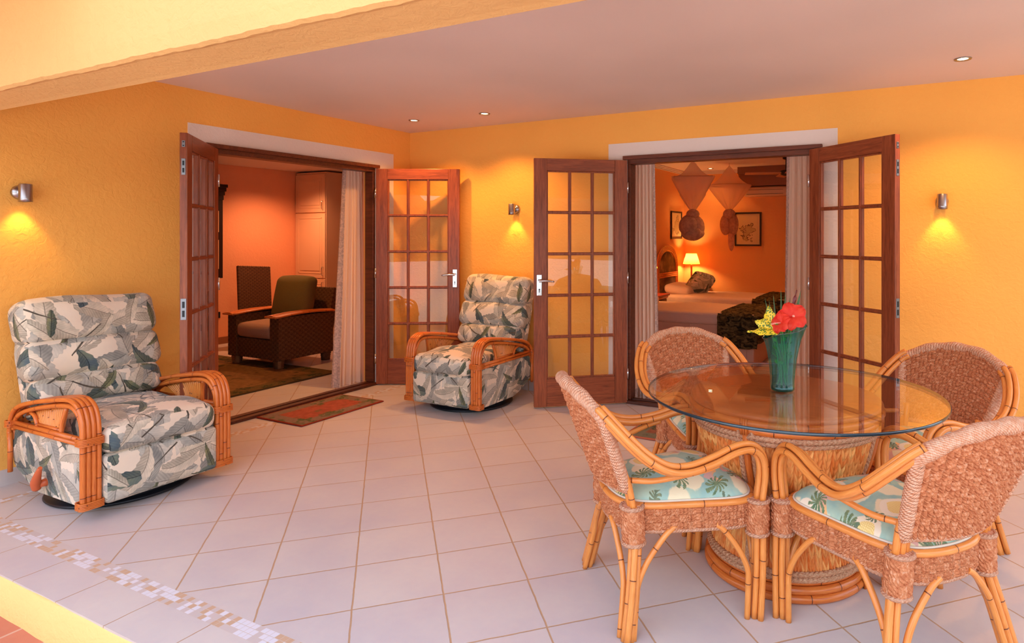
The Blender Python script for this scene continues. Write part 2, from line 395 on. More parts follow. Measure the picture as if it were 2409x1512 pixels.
def m_vase():
    t = NT('vase_glass'); fr = t.n('ShaderNodeFresnel', {'IOR': 1.5}).outputs[0]
    tr = t.n('ShaderNodeBsdfTransparent', {'Color': (.24, .74, .72, 1)}).outputs[0]
    di = t.n('ShaderNodeBsdfTranslucent', {'Color': srgb(24, 160, 156)}).outputs[0]; d2 = t.n('ShaderNodeBsdfDiffuse', {'Color': srgb(20, 140, 140)}).outputs[0]
    gl = t.n('ShaderNodeBsdfGlossy', {'Roughness': .03}).outputs[0]
    def mx(f, a, b):
        n = t.n('ShaderNodeMixShader', {0: f}); t.t.links.new(a, n.inputs[1]); t.t.links.new(b, n.inputs[2]); return n.outputs[0]
    fw = t.math('SUBTRACT', 1., t.n('ShaderNodeNewGeometry').outputs['Backfacing'])
    body = mx(.17, tr, mx(.5, di, d2))
    return t.end(mx(t.math('MULTIPLY', fw, t.math('MULTIPLY', fr, 1.3, clamp=True)), body, gl))
M['vase'] = m_vase()
M['vase_base'] = m_glass('vase_base_glass', (.12, .55, .60), 0, 1.5, 1.6, .05)
M['curtain'] = m_cloth('curtain_cloth', (250, 226, 206), .35)
M['curtain_trim'] = m_cloth('curtain_trim', (236, 210, 196), .3, (204, 180, 168), 60)
M['net'] = m_cloth('net_voile', (244, 206, 184), .55, None, 60, .50)
M['net_d'] = m_cloth('net_voile_bunched', (234, 190, 168), .5, (214, 168, 148), 30, .06)
M['sheet'] = m_plain('bed_linen', (214, 178, 162), .85, nz=.05, nscale=6, bumpd=.02)
M['skirt'] = m_plain('bed_valance', (206, 160, 140), .9)
M['fur'] = m_fur('fur_throw_pile')
M['wick_dark'] = m_weave('dark_wicker', (56, 32, 20), (116, 74, 44), (180, 132, 86), 3.)
M['olive'] = m_plain('olive_cushion_cloth', (110, 92, 44), .9, nz=.3, nscale=150, bumpd=.003)
M['taupe'] = m_plain('taupe_cushion_cloth', (172, 132, 112), .9, nz=.2, nscale=150, bumpd=.003)
M['cabinet'] = m_plain('cabinet_paint', (232, 190, 150), .45)
M['counter'] = m_plain('counter_wood', (150, 52, 30), .35)
M['plinth'] = m_plain('plinth_wood', (140, 84, 46), .6)
M['frame_dark'] = m_plain('dark_frame', (40, 22, 16), .4)
M['shade'] = None
M['brass'] = m_plain('cane_lamp_stem', (190, 84, 34), .4)

def m_shade():
    t = NT('pleated_shade')
    c = srgb(255, 206, 96)
    a = t.n('ShaderNodeBsdfDiffuse', {'Color': c}).outputs[0]
    b = t.n('ShaderNodeBsdfTranslucent', {'Color': c}).outputs[0]
    m = t.n('ShaderNodeMixShader', {0: .6}); t.t.links.new(a, m.inputs[1]); t.t.links.new(b, m.inputs[2])
    return t.end(m.outputs[0])
M['shade'] = m_shade()

# ------------------------------------------------------------------ mesh helper
class MB:
    def __init__(s): s.v = []; s.f = []; s.uv = []; s.mi = []; s.sm = []; s.n = 0; s.k = 0
    def add(s, verts, faces, uvs=None, mi=0, smooth=True):
        """uvs: per-vertex list or None (box projection)"""
        b = s.n; verts = [tuple(map(float, p)) for p in verts]
        s.v += verts; s.n += len(verts)
        for f in faces:
            s.f.append(tuple(b+i for i in f)); s.mi.append(mi); s.sm.append(smooth)
            if callable(uvs): s.uv.append(uvs(f))
            elif uvs is not None: s.uv.append([tuple(uvs[i]) for i in f])
            else:
                P = [Vector(verts[i]) for i in f]
                nn = (P[1]-P[0]).cross(P[2]-P[0])
                if len(P) > 3: nn += (P[2]-P[0]).cross(P[3]-P[0])
                a = [abs(nn.x), abs(nn.y)*.999, abs(nn.z)*.998]; k = a.index(max(a))
                s.uv.append([{0: (p.y+3.3, p.z+1.7), 1: (p.x, p.z), 2: (p.x+7.1, p.y+5.3)}[k] for p in P])
        return s
    def box(s, a, b, mi=0):
        x0, y0, z0 = a; x1, y1, z1 = b
        v = [(x0,y0,z0),(x1,y0,z0),(x1,y1,z0),(x0,y1,z0),(x0,y0,z1),(x1,y0,z1),(x1,y1,z1),(x0,y1,z1)]
        f = [(0,3,2,1),(4,5,6,7),(0,1,5,4),(1,2,6,5),(2,3,7,6),(3,0,4,7)]
        return s.add(v, f, None, mi, False)
    def bbox(s, a, b, r=.004, mi=0):
        """box with chamfered edges"""
        c = [(a[i]+b[i])/2 for i in range(3)]; sz = [abs(b[i]-a[i]) for i in range(3)]
        r = min(r, min(sz)*.45)
        v, f = rbox(sz[0], sz[1], sz[2], r, 1, 0)
        v = [(p[0]+c[0], p[1]+c[1], p[2]+c[2]) for p in v]
        return s.add(v, f, None, mi, False)
    def tube(s, pts, r, n=8, caps=True, mi=0, closed=False, ref=None, smooth=True, uscale=1., res=None):
        P = [np.array(p, float) for p in pts]
        if res: P = crom(P, res, closed)
        m = len(P); T = []
        for i in range(m):
            if closed: d = P[(i+1) % m]-P[i-1]
            else: d = P[min(i+1, m-1)]-P[max(i-1, 0)]
            T.append(d/(np.linalg.norm(d)+1e-12))
        a = np.array(ref, float) if ref is not None else (np.array([0, 0, 1.]) if abs(T[0][2]) < .9 else np.array([1., 0, 0]))
        N = a-T[0]*(a@T[0]); N /= np.linalg.norm(N)
        rad = r if hasattr(r, '__len__') else [r]*m
        if len(rad) != m: rad = list(np.interp(np.linspace(0, 1, m), np.linspace(0, 1, len(rad)), rad))
        V = []; L = 0.; UV = []; off = random.random()*3.; s.k += 1; kk = s.k*7+random.randint(0, 5)
        for i in range(m):
            if i:
                N = N-T[i]*(N@T[i]); N /= (np.linalg.norm(N)+1e-12); L += np.linalg.norm(P[i]-P[i-1])
            B = np.cross(T[i], N)
            for j in range(n):
                t = 2*PI*j/n; V.append(P[i]+rad[i]*(math.cos(t)*N+math.sin(t)*B)); UV.append((L*uscale+off, j))
        F = []; FU = []
        rows = m if closed else m-1
        for i in range(rows):
            for j in range(n):
                a0 = i*n+j; a1 = i*n+(j+1) % n; b0 = ((i+1) % m)*n+j; b1 = ((i+1) % m)*n+(j+1) % n
                F.append((a0, a1, b1, b0))
                u0 = UV[a0][0]; u1 = UV[b0][0] if (i+1) < m else L*uscale+off+.01
                v0 = kk+j/n*.98; v1 = kk+(j+1)/n*.98
                FU.append([(u0, v0), (u0, v1), (u1, v1), (u1, v0)])
        b = s.n; s.v += [tuple(p) for p in V]; s.n += len(V)
        for f, u in zip(F, FU): s.f.append(tuple(b+i for i in f)); s.uv.append(u); s.mi.append(mi); s.sm.append(smooth)
        if caps and not closed:
            for base, rev in ((0, True), ((m-1)*n, False)):
                f = [b+base+j for j in range(n)]
                if rev: f = f[::-1]
                s.f.append(tuple(f)); s.uv.append([(off+.02*j, kk+.3) for j in range(n)]); s.mi.append(mi); s.sm.append(False)
        return s
    def lathe(s, prof, n=32, c=(0, 0), mi=0, smooth=True, uvm=None, wob=None, cap=True, flip=False):
        V = []
        for k, (r, z) in enumerate(prof):
            for j in range(n):
                t = 2*PI*j/n; rr = r*(1+(wob(t, k) if wob else 0))
                V.append((c[0]+rr*math.cos(t), c[1]+rr*math.sin(t), z))
        F = []
        for i in range(len(prof)-1):
            for j in range(n): F.append((i*n+j, i*n+(j+1) % n, (i+1)*n+(j+1) % n, (i+1)*n+j))
        if cap and prof[0][0] > 1e-4: F.append(tuple(range(n))[::-1])
        if cap and prof[-1][0] > 1e-4: F.append(tuple((len(prof)-1)*n+j for j in range(n)))
        if flip: F = [f[::-1] for f in F]
        return s.add(V, F, None, mi, smooth)
    def grid(s, P, uvP=None, mi=0, closed_u=False, smooth=True, flip=False):
        """P[nv][nu][3] array"""
        nv, nu = P.shape[:2]; V = P.reshape(-1, 3)
        F = []; FU = []
        for j in range(nv-1):
            for i in range(nu if closed_u else nu-1):
                i2 = (i+1) % nu
                f = (j*nu+i, j*nu+i2, (j+1)*nu+i2, (j+1)*nu+i)
                if uvP is not None:
                    u0, v0 = uvP[j][i]; u1 = uvP[j][i2][0] if i+1 < nu else uvP[j][nu-1][0]+(uvP[j][1][0]-uvP[j][0][0]); v1 = uvP[j+1][i][1]
                    q = [(u0, v0), (u1, v0), (u1, v1), (u0, v1)]
                else: q = None
                if flip: f = f[::-1]; q = q[::-1] if q else None
                F.append(f); FU.append(q)
        if uvP is None: return s.add(V, F, None, mi, smooth)
        b = s.n; s.v += [tuple(map(float, p)) for p in V]; s.n += len(V)
        for f, q in zip(F, FU): s.f.append(tuple(b+i for i in f)); s.uv.append(q); s.mi.append(mi); s.sm.append(smooth)
        return s
    def xf(s, M4, start=0):
        for i in range(start, len(s.v)): s.v[i] = tuple(M4 @ Vector(s.v[i]))
        return s
    def build(s, name, mats, parent=None, loc=None, rotz=None):
        me = bpy.data.meshes.new(name)
        me.from_pydata(s.v, [], s.f)
        if not isinstance(mats, (list, tuple)): mats = [mats]
        for m in mats: me.materials.append(m)
        me.polygons.foreach_set('material_index', s.mi); me.polygons.foreach_set('use_smooth', s.sm)
        uvl = me.uv_layers.new(name='UVMap')
        flat = [c for q in s.uv for p in q for c in p]
        uvl.data.foreach_set('uv', flat)
        me.update()
        o = bpy.data.objects.new(name, me); COL.objects.link(o)
        if parent is not None: o.parent = parent
        if loc is not None: o.location = loc
        if rotz is not None: o.rotation_euler = (0, 0, rotz)
        return o

def crom(P, res, closed=False):
    P = [np.array(p, float) for p in P]; out = []; m = len(P)
    segs = m if closed else m-1
    for i in range(segs):
        p0 = P[i-1] if (closed or i > 0) else 2*P[0]-P[1]
        p1 = P[i]; p2 = P[(i+1) % m]
        p3 = P[(i+2) % m] if (closed or i+2 < m) else 2*P[-1]-P[-2]
        for k in range(res):
            t = k/res
            out.append(.5*((2*p1)+(-p0+p2)*t+(2*p0-5*p1+4*p2-p3)*t*t+(-p0+3*p1-3*p2+p3)*t**3))
    if not closed: out.append(P[-1])
    return out

def rbox(sx, sy, sz, r, rs=3, ns=6):
    """rounded box; rs segments in the rounding, ns in the flats"""
    def axis(h):
        inner = h-r
        a = [-h + r*(1-math.cos(0))*0 for _ in range(0)]
        left = [-h+r*k/rs for k in range(rs)]
        mid = [-inner+2*inner*k/max(1, ns or 1) for k in range((ns or 1)+1)]
        right = [inner+r*k/rs for k in range(1, rs+1)]
        return left+mid+right
    hs = (sx/2, sy/2, sz/2); A = [axis(h) for h in hs]
    V = {}; VL = []; F = []
    def vid(p):
        key = (round(p[0], 5), round(p[1], 5), round(p[2], 5))
        if key not in V:
            q = np.array(p, float); inn = np.array([max(-(hs[i]-r), min(hs[i]-r, q[i])) for i in range(3)])
            d = q-inn; L = np.linalg.norm(d)
            # tangent-corrected direction
            VL.append(tuple(inn+d/L*r) if L > 1e-9 else tuple(q)); V[key] = len(VL)-1
        return V[key]
    for ax_ in range(3):
        b, c = [i for i in range(3) if i != ax_]
        for sgn in (-1, 1):
            for i in range(len(A[b])-1):
                for j in range(len(A[c])-1):
                    q = []
                    for (ii, jj) in ((i, j), (i+1, j), (i+1, j+1), (i, j+1)):
                        p = [0, 0, 0]; p[ax_] = sgn*hs[ax_]; p[b] = A[b][ii]; p[c] = A[c][jj]; q.append(vid(p))
                    if (sgn > 0) == (ax_ == 1): q = q[::-1]
                    F.append(tuple(q))
    return VL, F

def puff(sx, sy, sz, r, warp=None, rs=4, ns=10, bulge=(0, 0, 0)):
    v, f = rbox(sx, sy, sz, r, rs, ns); out = []
    for x, y, z in v:
        a, b, c = x/(sx/2), y/(sy/2), z/(sz/2)
        w = [max(0, 1-q*q) for q in (a, b, c)]
        x2 = x+math.copysign(bulge[0], x)*w[1]*w[2]*abs(a); y2 = y+math.copysign(bulge[1], y)*w[0]*w[2]*abs(b); z2 = z+math.copysign(bulge[2], z)*w[0]*w[1]*abs(c)
        p = (x2, y2, z2)
        out.append(warp(*p) if warp else p)
    return out, f

def thing(name, label, cat, loc=(0, 0, 0), rotz=0, group=None, kind=None):
    o = bpy.data.objects.new(name, None); COL.objects.link(o); o.location = loc; o.rotation_euler = (0, 0, rotz)
    o.empty_display_size = .1
    return tag(o, label, cat, group, kind)
def tag(o, label=None, cat=None, group=None, kind=None):
    if label: o['label'] = label
    if cat: o['category'] = cat
    if group: o['group'] = group
    if kind: o['kind'] = kind
    return o
def struct(o, label=None): o['kind'] = 'structure'; 
def dup(root, loc, rotz, label, group=None):
    r = root.copy(); COL.objects.link(r); r.location = loc; r.rotation_euler = (0, 0, rotz); r['label'] = label
    if group: r['group'] = group
    for ch in list(root.children):
        c = ch.copy(); COL.objects.link(c); c.parent = r
        for g in list(ch.children):
            d = g.copy(); COL.objects.link(d); d.parent = c
    return r

# ------------------------------------------------------------------ camera
H = 1.3951; CX, CY = 4.5879, -4.8818; PH = .4640
cam = bpy.data.cameras.new('camera'); co = bpy.data.objects.new('camera', cam); COL.objects.link(co)
co.location = (CX, CY, H); co.rotation_euler = (PI/2, 0, PH)
cam.sensor_width = 36; cam.lens = 36*1497.33/2409
cam.shift_x = -(1412.46-1204.5)/2409; cam.shift_y = -(756-555.67)/2409
cam.clip_start = .05
bpy.context.scene.camera = co

# ------------------------------------------------------------------ setting
ZC = 2.435
def sbox(name, a, b, mat):
    o = MB().box(a, b).build(name, mat); o['kind'] = 'structure'; return o
def sboxes(name, lst, mat):
    m = MB()
    for a, b in lst: m.box(a, b)
    o = m.build(name, mat); o['kind'] = 'structure'; return o

XR = 6.9
sbox('floor', (0, -3.64, -.12), (XR, 0, 0), M['floor'])
sboxes('wall_left', [((-.14, -3.64, 0), (0, -2.05, ZC)), ((-.14, -.466, 0), (0, 0, ZC)), ((-.14, -2.05, 2.07), (0, -.466, ZC))], M['orange'])
sboxes('wall_back', [((-.14, 0, 0), (2.40, .14, ZC)), ((3.93, 0, 0), (XR, .14, ZC)), ((2.40, 0, 2.07), (3.93, .14, ZC))], M['orange'])
sbox('ceiling', (-.14, -3.62, ZC), (XR, .14, ZC+.12), M['ceiling'])
# beam over the open side, its lower arris trowelled by hand
bm = MB()
nx = 520; prof = []
ys = [(-3.66, 2.62), (-3.66, 2.30), (-3.66, 2.03)]
P = np.zeros((9, nx, 3))
for i in range(nx):
    x = -.14+(XR+.14)*i/(nx-1)
    w = .0022*math.sin(x*9.1)+.0016*math.sin(x*29.+1.)+.0016*math.sin(x*61.)+.0010*math.sin(x*113.)
    zs = 1.998+w*.6
    pr = [(-3.66, 2.72), (-3.66, 2.35), (-3.66+w*.3, 2.06), (-3.655, zs+.008), (-3.64, zs), (-3.62, zs+.004-w*.4), (-3.50, 1.990), (-3.475, 1.985), (-3.475, 2.50)]
    for k, (y, z) in enumerate(pr): P[k, i] = (x, y, z)
bm.grid(P, None, smooth=False)
o = bm.build('trim_beam', M['cream_plaster']); o['kind'] = 'structure'
# unseen overhang added on the left only, to shade the beam face's top left
sbox('trim_shade_slab', (-.9, -4.9, 2.50), (1.95, -3.67, 2.62), M['cream_plaster'])
# terrace edge and the paving one step down
bm = MB()
n = 60; P = np.zeros((4, n, 3))
for i in range(n):
    x = -.14+(XR+.14)*i/(n-1); w = .003*math.sin(x*7)+.002*math.sin(x*19)
    P[0, i] = (x, -3.60, -.02); P[1, i] = (x, -3.636+w, -.0035); P[2, i] = (x, -3.648+w, -.012); P[3, i] = (x, -3.652+w, -.17)
bm.grid(P, None)
o = bm.build('trim_curb', M['curb']); o['kind'] = 'structure'
sbox('ground', (-14, -5.6, -.30), (16, -3.64, -.16), M['terracotta'])
sbox('ground_bounce', (-30, -34, -.31), (30, -5.6, -.165), m_plain('pale_bounce_ground', (214, 206, 196), .9, nz=.1, nscale=2))  # unseen pale ground, added to bounce neutral daylight up to the ceiling
# wooded hills round the garden, mirrored in the panes
bm = MB(); n = 90; P = np.zeros((6, n, 3))
for i in range(n):
    a = math.radians(150+240*i/(n-1)); hh = 9+3.5*math.sin(i*.31)+2.*math.sin(i*.83+1)+1.*math.sin(i*2.1)
    for j in range(6):
        q = j/5.; r = 46+26*q; P[j, i] = (3+r*math.cos(a), -6+r*math.sin(a), -1.+hh*math.sin(q*PI/2)+.8*math.sin(i*3.7+j*2))
bm.grid(P, None)
o = bm.build('hills', m_plain('wooded_hill', (74, 84, 56), .95, nz=.5, nscale=.6)); o['kind'] = 'structure'

# skirting tiles
sboxes('baseboard_left', [((0, -3.64, 0), (.012, -2.19, .088)), ((0, -.24, 0), (.012, 0, .088))], M['floor_in'])
sboxes('baseboard_back', [((.012, -.012, 0), (2.22, 0, .088)), ((4.07, -.012, 0), (XR, 0, .088))], M['floor_in'])
# white painted surrounds
sboxes('trim_surround_left', [((0, -2.185, 2.066), (.004, -.232, 2.194)), ((0, -2.185, .0), (.004, -2.05, 2.066)), ((0, -.466, .0), (.004, -.232, 2.066))], M['white_plaster'])
sboxes('trim_surround_back', [((2.224, -.004, 2.066), (4.063, 0, 2.178)), ((2.224, -.004, 0), (2.40, 0, 2.066)), ((3.93, -.004, 0), (4.063, 0, 2.066))], M['white_plaster'])
# wooden door frames
def frame(name, axis, a, b):
    m = MB(); D0, D1 = -.018, .10
    def bx(u0, u1, d0, d1, z0, z1):
        if axis == 'y': m.bbox((-d1, u0, z0), (-d0, u1, z1), .004)
        else: m.bbox((u0, d0, z0), (u1, d1, z1), .004)
    bx(a, a+.028, D0+.014, D1, 0.028, 2.0); bx(b-.028, b, D0+.014, D1, 0.028, 2.0)
    bx(a-.0, b, D0+.012, D1, 2.0, 2.052); bx(a-.03, b+.03, D0-.02, .01, 2.035, 2.066)
    o = m.build(name, M['frame_wood']); o['kind'] = 'structure'
    m = MB(); bx(a+.002, b-.002, D0-.022, D1, 0.001, .024); bx(a+.03, b-.03, .02, .035, .024, .032)
    o = m.build(name.replace('doorframe', 'sill'), M['dark_wood']); o['kind'] = 'structure'; return o
frame('trim_doorframe_left', 'y', -2.05, -.466)
frame('trim_doorframe_back', 'x', 2.40, 3.93)

# ---- living room behind the left wall
sbox('floor_living', (-3.6, -4.6, -.12), (-.14, 3.2, 0), M['floor_in'])
sbox('floor_threshold_left', (-.14, -2.05, -.12), (0, -.466, 0), M['floor_in'])
sbox('wall_living_far', (-3.62, -4.6, 0), (-3.5, 3.2, 2.42), M['living_wall'])
sbox('wall_living_side', (-3.5, 3.1, 0), (-.14, 3.2, 2.42), M['living_wall'])
sbox('wall_living_end', (-3.5, -4.6, 0), (-.14, -4.5, 2.42), M['living_wall'])
sboxes('wall_living_near', [((-.16, -4.5, 0), (-.141, -2.05, 2.33)), ((-.16, -.466, 0), (-.141, 3.1, 2.33)), ((-.16, -2.05, 2.07), (-.141, -.466, 2.33))], M['living_wall'])
sbox('ceiling_living', (-3.6, -4.6, 2.33), (-.14, 3.2, 2.42), M['ceiling'])
sbox('baseboard_living', (-3.5, -4.5, 0), (-3.488, 1.38, .09), M['plinth'])
# ---- bedroom behind the back wall
sbox('floor_bedroom', (1.1, .14, -.12), (6.0, 5.0, 0), M['floor_in'])
sbox('floor_threshold_back', (2.40, 0, -.12), (3.93, .14, 0), M['floor_in'])
sbox('wall_bedroom_left', (1.08, .14, 0), (1.2, 5.0, 2.52), M['bed_wall'])
sbox('wall_bedroom_far', (1.2, 4.9, 0), (6.0, 5.0, 2.52), M['bed_wall'])
sbox('wall_bedroom_right', (5.9, .14, 0), (6.0, 4.9, 2.52), M['bed_wall'])
sboxes('wall_bedroom_near', [((1.2, .141, 0), (2.40, .16, 2.43)), ((3.93, .141, 0), (5.9, .16, 2.43)), ((2.40, .141, 2.07), (3.93, .16, 2.43))], M['bed_wall'])
sbox('ceiling_bedroom', (1.08, .14, 2.43), (6.0, 5.0, 2.52), M['ceiling'])
bm = MB()
for k, (d, z0, z1) in enumerate(((.015, 2.375, 2.40), (.035, 2.395, 2.415), (.055, 2.412, 2.43))):
    bm.box((1.2, .16, z0), (1.2+d, 4.9, z1)); bm.box((1.2, 4.9-d, z0), (2.15, 4.9, z1))
o = bm.build('trim_cornice', M['ceiling']); o['kind'] = 'structure'
bm = MB(); bm.box((2.16, 4.55, 2.33), (5.9, 4.9, 2.43)).box((2.16, 4.62, 2.15), (5.9, 4.9, 2.33))
bm.box((2.16, 4.60, 2.31), (5.9, 4.62, 2.33))
o = bm.build('trim_bulkhead', m_plain('bulkhead_paint', (146, 92, 58), .6)); o['kind'] = 'structure'

# ------------------------------------------------------------------ French door leaves
def leaf_door(n, hinge, free, side, label, handle=None, plates=()):
    """side: +1 / -1 which face carries the lever; local x from hinge to free edge"""
    dx, dy = free[0]-hinge[0], free[1]-hinge[1]; L = .775
    root = thing('door_%d' % n, label, 'door', (hinge[0], hinge[1], 0), math.atan2(dy, dx), None, 'structure')
    T = .021; z0, z1 = .012, 2.028
    sw = .105; tr = .10; br = .225; gx0, gx1 = sw, L-sw; gz0, gz1 = z0+br, z1-tr
    MB().bbox((0, -T, z0), (sw, T, z1), .003).build('stile', M['mahogany'], root)
    MB().bbox((L-sw, -T, z0), (L, T, z1), .003).build('stile', M['mahogany'], root)
    MB().bbox((sw, -T, z1-tr), (L-sw, T, z1), .003).build('top_rail', M['mahogany_x'], root)
    MB().bbox((sw, -T*.9, z0), (L-sw, T*.9, z0+br), .003).build('bottom_panel', M['mahogany_x'], root)
    # glazing bars: moulded, slimmer at the face
    m = MB()
    pw = (gx1-gx0)/3; phh = (gz1-gz0)/5
    for i in (1, 2):
        x = gx0+pw*i; m.bbox((x-.013, -.012, gz0), (x+.013, .012, gz1), .004); m.bbox((x-.007, -.019, gz0), (x+.007, .019, gz1), .003)
    for j in (1, 2, 3, 4):
        z = gz0+phh*j; m.bbox((gx0, -.0118, z-.013), (gx1, .0118, z+.013), .004); m.bbox((gx0, -.0185, z-.007), (gx1, .0185, z+.007), .003)
    for (a, b) in (((gx0, 0, gz0), (gx0+.010, 0, gz1)), ((gx1-.010, 0, gz0), (gx1, 0, gz1)), ((gx0, 0, gz0), (gx1, 0, gz0+.010)), ((gx0, 0, gz1-.010), (gx1, 0, gz1))):
        m.bbox((a[0], -.014, a[2]), (b[0], .014, b[2]), .003)
    m.build('glazing_bar', M['mahogany'], root)
    for i in range(3):
        for j in range(5):
            a = gx0+pw*i; c = gz0+phh*j
            MB().box((a+.006, -.002, c+.006), (a+pw-.006, .002, c+phh-.006)).build('glass_pane', M['glass'], root)
    # hinges
    for z in (.25, 1.05, 1.80):
        MB().lathe([(.006, z-.045), (.008, z-.045), (.008, z+.045), (.006, z+.045)], 10, (-.006, side*T)).build('hinge', M['chrome'], root)
    if handle:
        zc = 1.0; s = side*T; xh = L-.042
        m = MB(); m.bbox((xh-.021, min(s, s+side*.007), zc-.085), (xh+.021, max(s, s+side*.007), zc+.085), .003)
        pl = m.build('handle_plate', M['chrome'], root)
        m = MB(); m.tube([(xh, s+side*.005, zc+.035), (xh, s+side*.045, zc+.035)], .010, 12)
        m.tube([(xh+.006, s+side*.045, zc+.035), (xh-.05, s+side*.05, zc+.037), (xh-.115, s+side*.048, zc+.030)], [.011, .010, .007], 12, res=5)
        m.build('lever', M['chrome'], pl)
        m = MB(); m.tube([(xh, s+side*.0065, zc-.035), (xh, s+side*.0085, zc-.035)], .006, 10); m.bbox((xh-.003, s+side*.004-.0045, zc-.06), (xh+.003, s+side*.004+.0045, zc-.035), .001)
        m.build('keyhole', M['black'], pl)
    for (z, hh, w) in plates:
        m = MB(); m.bbox((L-.001, -w/2, z-hh/2), (L+.003, w/2, z+hh/2), .001)
        p_ = m.build('latch_plate', M['plate'], root)
        m = MB(); m.box((L+.0025, -w*.22, z+.008), (L+.0042, w*.22, z+hh*.36)); m.box((L+.0025, -w*.22, z-hh*.36), (L+.0042, w*.22, z-.008))
        m.build('bolt_slot', M['black'], p_)
    return root
def pol(h, a, L=.775): return (h[0]+L*math.cos(math.radians(a)), h[1]+L*math.sin(math.radians(a)))
h = (.030, -.472); leaf_door(1, h, pol(h, 28.8), -1, 'glazed wooden French door leaf standing open beside the room corner, right of the living room doorway', True)
h = (.024, -2.005); leaf_door(2, h, pol(h, -44.5), 1, 'glazed wooden French door leaf seen nearly edge-on, left of the living room doorway', None, ((1.82, .10, .022), (1.96, .04, .018), (.95, .13, .030)))
h = (2.402, -.026); leaf_door(3, h, pol(h, 218.4), 1, 'glazed wooden French door leaf with chrome lever, left of the bedroom doorway', True)
h = (3.885, -.030); leaf_door(4, h, pol(h, -41), -1, 'glazed wooden French door leaf opened behind the glass table, right of the bedroom doorway', None, ((1.82, .10, .022), (1.96, .04, .018), (.95, .12, .026), (.30, .09, .026)))

# ------------------------------------------------------------------ lights of the house
def spot(name, loc, power, col, size, blend, rot=(0, 0, 0), r=.03, parent=None):
    l = bpy.data.lights.new(name, 'SPOT'); l.energy = power; l.color = col; l.spot_size = size; l.spot_blend = blend; l.shadow_soft_size = r
    o = bpy.data.objects.new(name, l); COL.objects.link(o); o.location = loc; o.rotation_euler = rot
    if parent: o.parent = parent
    return o
def point(name, loc, power, col, r=.04, parent=None):
    l = bpy.data.lights.new(name, 'POINT'); l.energy = power; l.color = col; l.shadow_soft_size = r
    o = bpy.data.objects.new(name, l); COL.objects.link(o); o.location = loc
    if parent: o.parent = parent
    return o
M['bulb'] = m_emit('lamp_face', (255, 214, 150), 14)
M['bulb_y'] = m_emit('sconce_lamp_face', (255, 190, 80), 10)
WARM = (1.0, .44, .12)
def downlight(loc, label, power=22, group=None, ang=125):
    t = thing('recessed_downlight', label, 'ceiling light', loc, 0, group)
    MB().lathe([(.030, .004), (.030, -.004), (.045, -.006), (.047, .0)], 28).build('bezel', M['steel'], t)
    MB().lathe([(0.0, -.001), (.030, -.001)], 28).build('lamp_face', M['bulb'], t)
    spot('light', (0, 0, -.012), power, WARM, math.radians(ang), .6, (0, 0, 0), .03, t)
    return t
G = 'downlights in the terrace ceiling'
downlight((.537, -.524, ZC), 'small round downlight in the ceiling nearest the room corner', 36, G)
downlight((1.296, -.497, ZC), 'small round downlight in the ceiling above the corner recliner', 40, G)
downlight((4.818, -.598, ZC), 'small round downlight in the ceiling at the upper right', 34, G)
downlight((-1.55, -.50, 2.33), 'small downlight in the living room ceiling seen through the doorway', 34, None)
downlight((1.743, 4.55, 2.43), 'small downlight in the bedroom ceiling between the two bed nets', 10, None)

def sconce(loc, rotz, label):
    # local +y points out of the wall
    t = thing('wall_light', label, 'wall light', loc, rotz, 'steel spotlights on the orange walls')
    m = MB(); pr = [(0, 0), (.040, 0), (.040, .008), (.036, .018), (.022, .026), (0, .028)]
    m.lathe([(r, z) for r, z in pr[1:]]+[(0.0005, .028)], 28); m.xf(Matrix.Rotation(-PI/2, 4, 'X'))
    m.build('wall_plate', M['steel'], t)
    m = MB(); m.tube([(0, .02, 0), (0, .05, 0)], .010, 12); m.build('arm', M['steel'], t)
    m = MB(); m.lathe([(.0005, .046), (.028, .046), (.031, .042), (.031, -.030), (.032, -.034), (.032, -.056), (.029, -.056), (.027, -.03), (.027, .0)], 28, (0, .075))
    m.build('lamp_body', M['steel'], t)
    MB().lathe([(0., -.045), (.027, -.045)], 24, (0, .075)).build('lamp_face', M['bulb_y'], t)
    spot('light', (0, .072, -.060), 3.2, (1., .58, .12), math.radians(80), .7, (math.radians(-12), 0, 0), .02, t)
    return t
sconce((0, -3.12, 1.645), -PI/2, 'brushed steel downward wall spotlight above the left recliner')
sconce((4.727, 0, 1.632), PI, 'brushed steel downward wall spotlight right of the bedroom doors')
sconce((1.283, 0, 1.645), PI, 'brushed steel downward wall spotlight above the corner recliner')

# ------------------------------------------------------------------ rattan dining chair (local +y = front)
def offs_path(pts, off, ref, res=6):
    """centre line -> list of parallel strands; off = [(side, normal)], ref = initial side vector"""
    P = crom(pts, res); m = len(P); T = []
    for i in range(m):
        d = P[min(i+1, m-1)]-P[max(i-1, 0)]; T.append(d/np.linalg.norm(d))
    N = np.array(ref, float); N = N-T[0]*(N@T[0]); N /= np.linalg.norm(N)
    out = [[] for _ in off]
    for i in range(m):
        N = N-T[i]*(N@T[i]); N /= np.linalg.norm(N); B = np.cross(T[i], N)
        for k, (a, b) in enumerate(off): out[k].append(P[i]+N*a+B*b)
    return out
def bundle(mb, pts, off, r, ref, res=6, n=8):
    for st in offs_path(pts, off, ref, res): mb.tube(st, r, n, ref=ref)

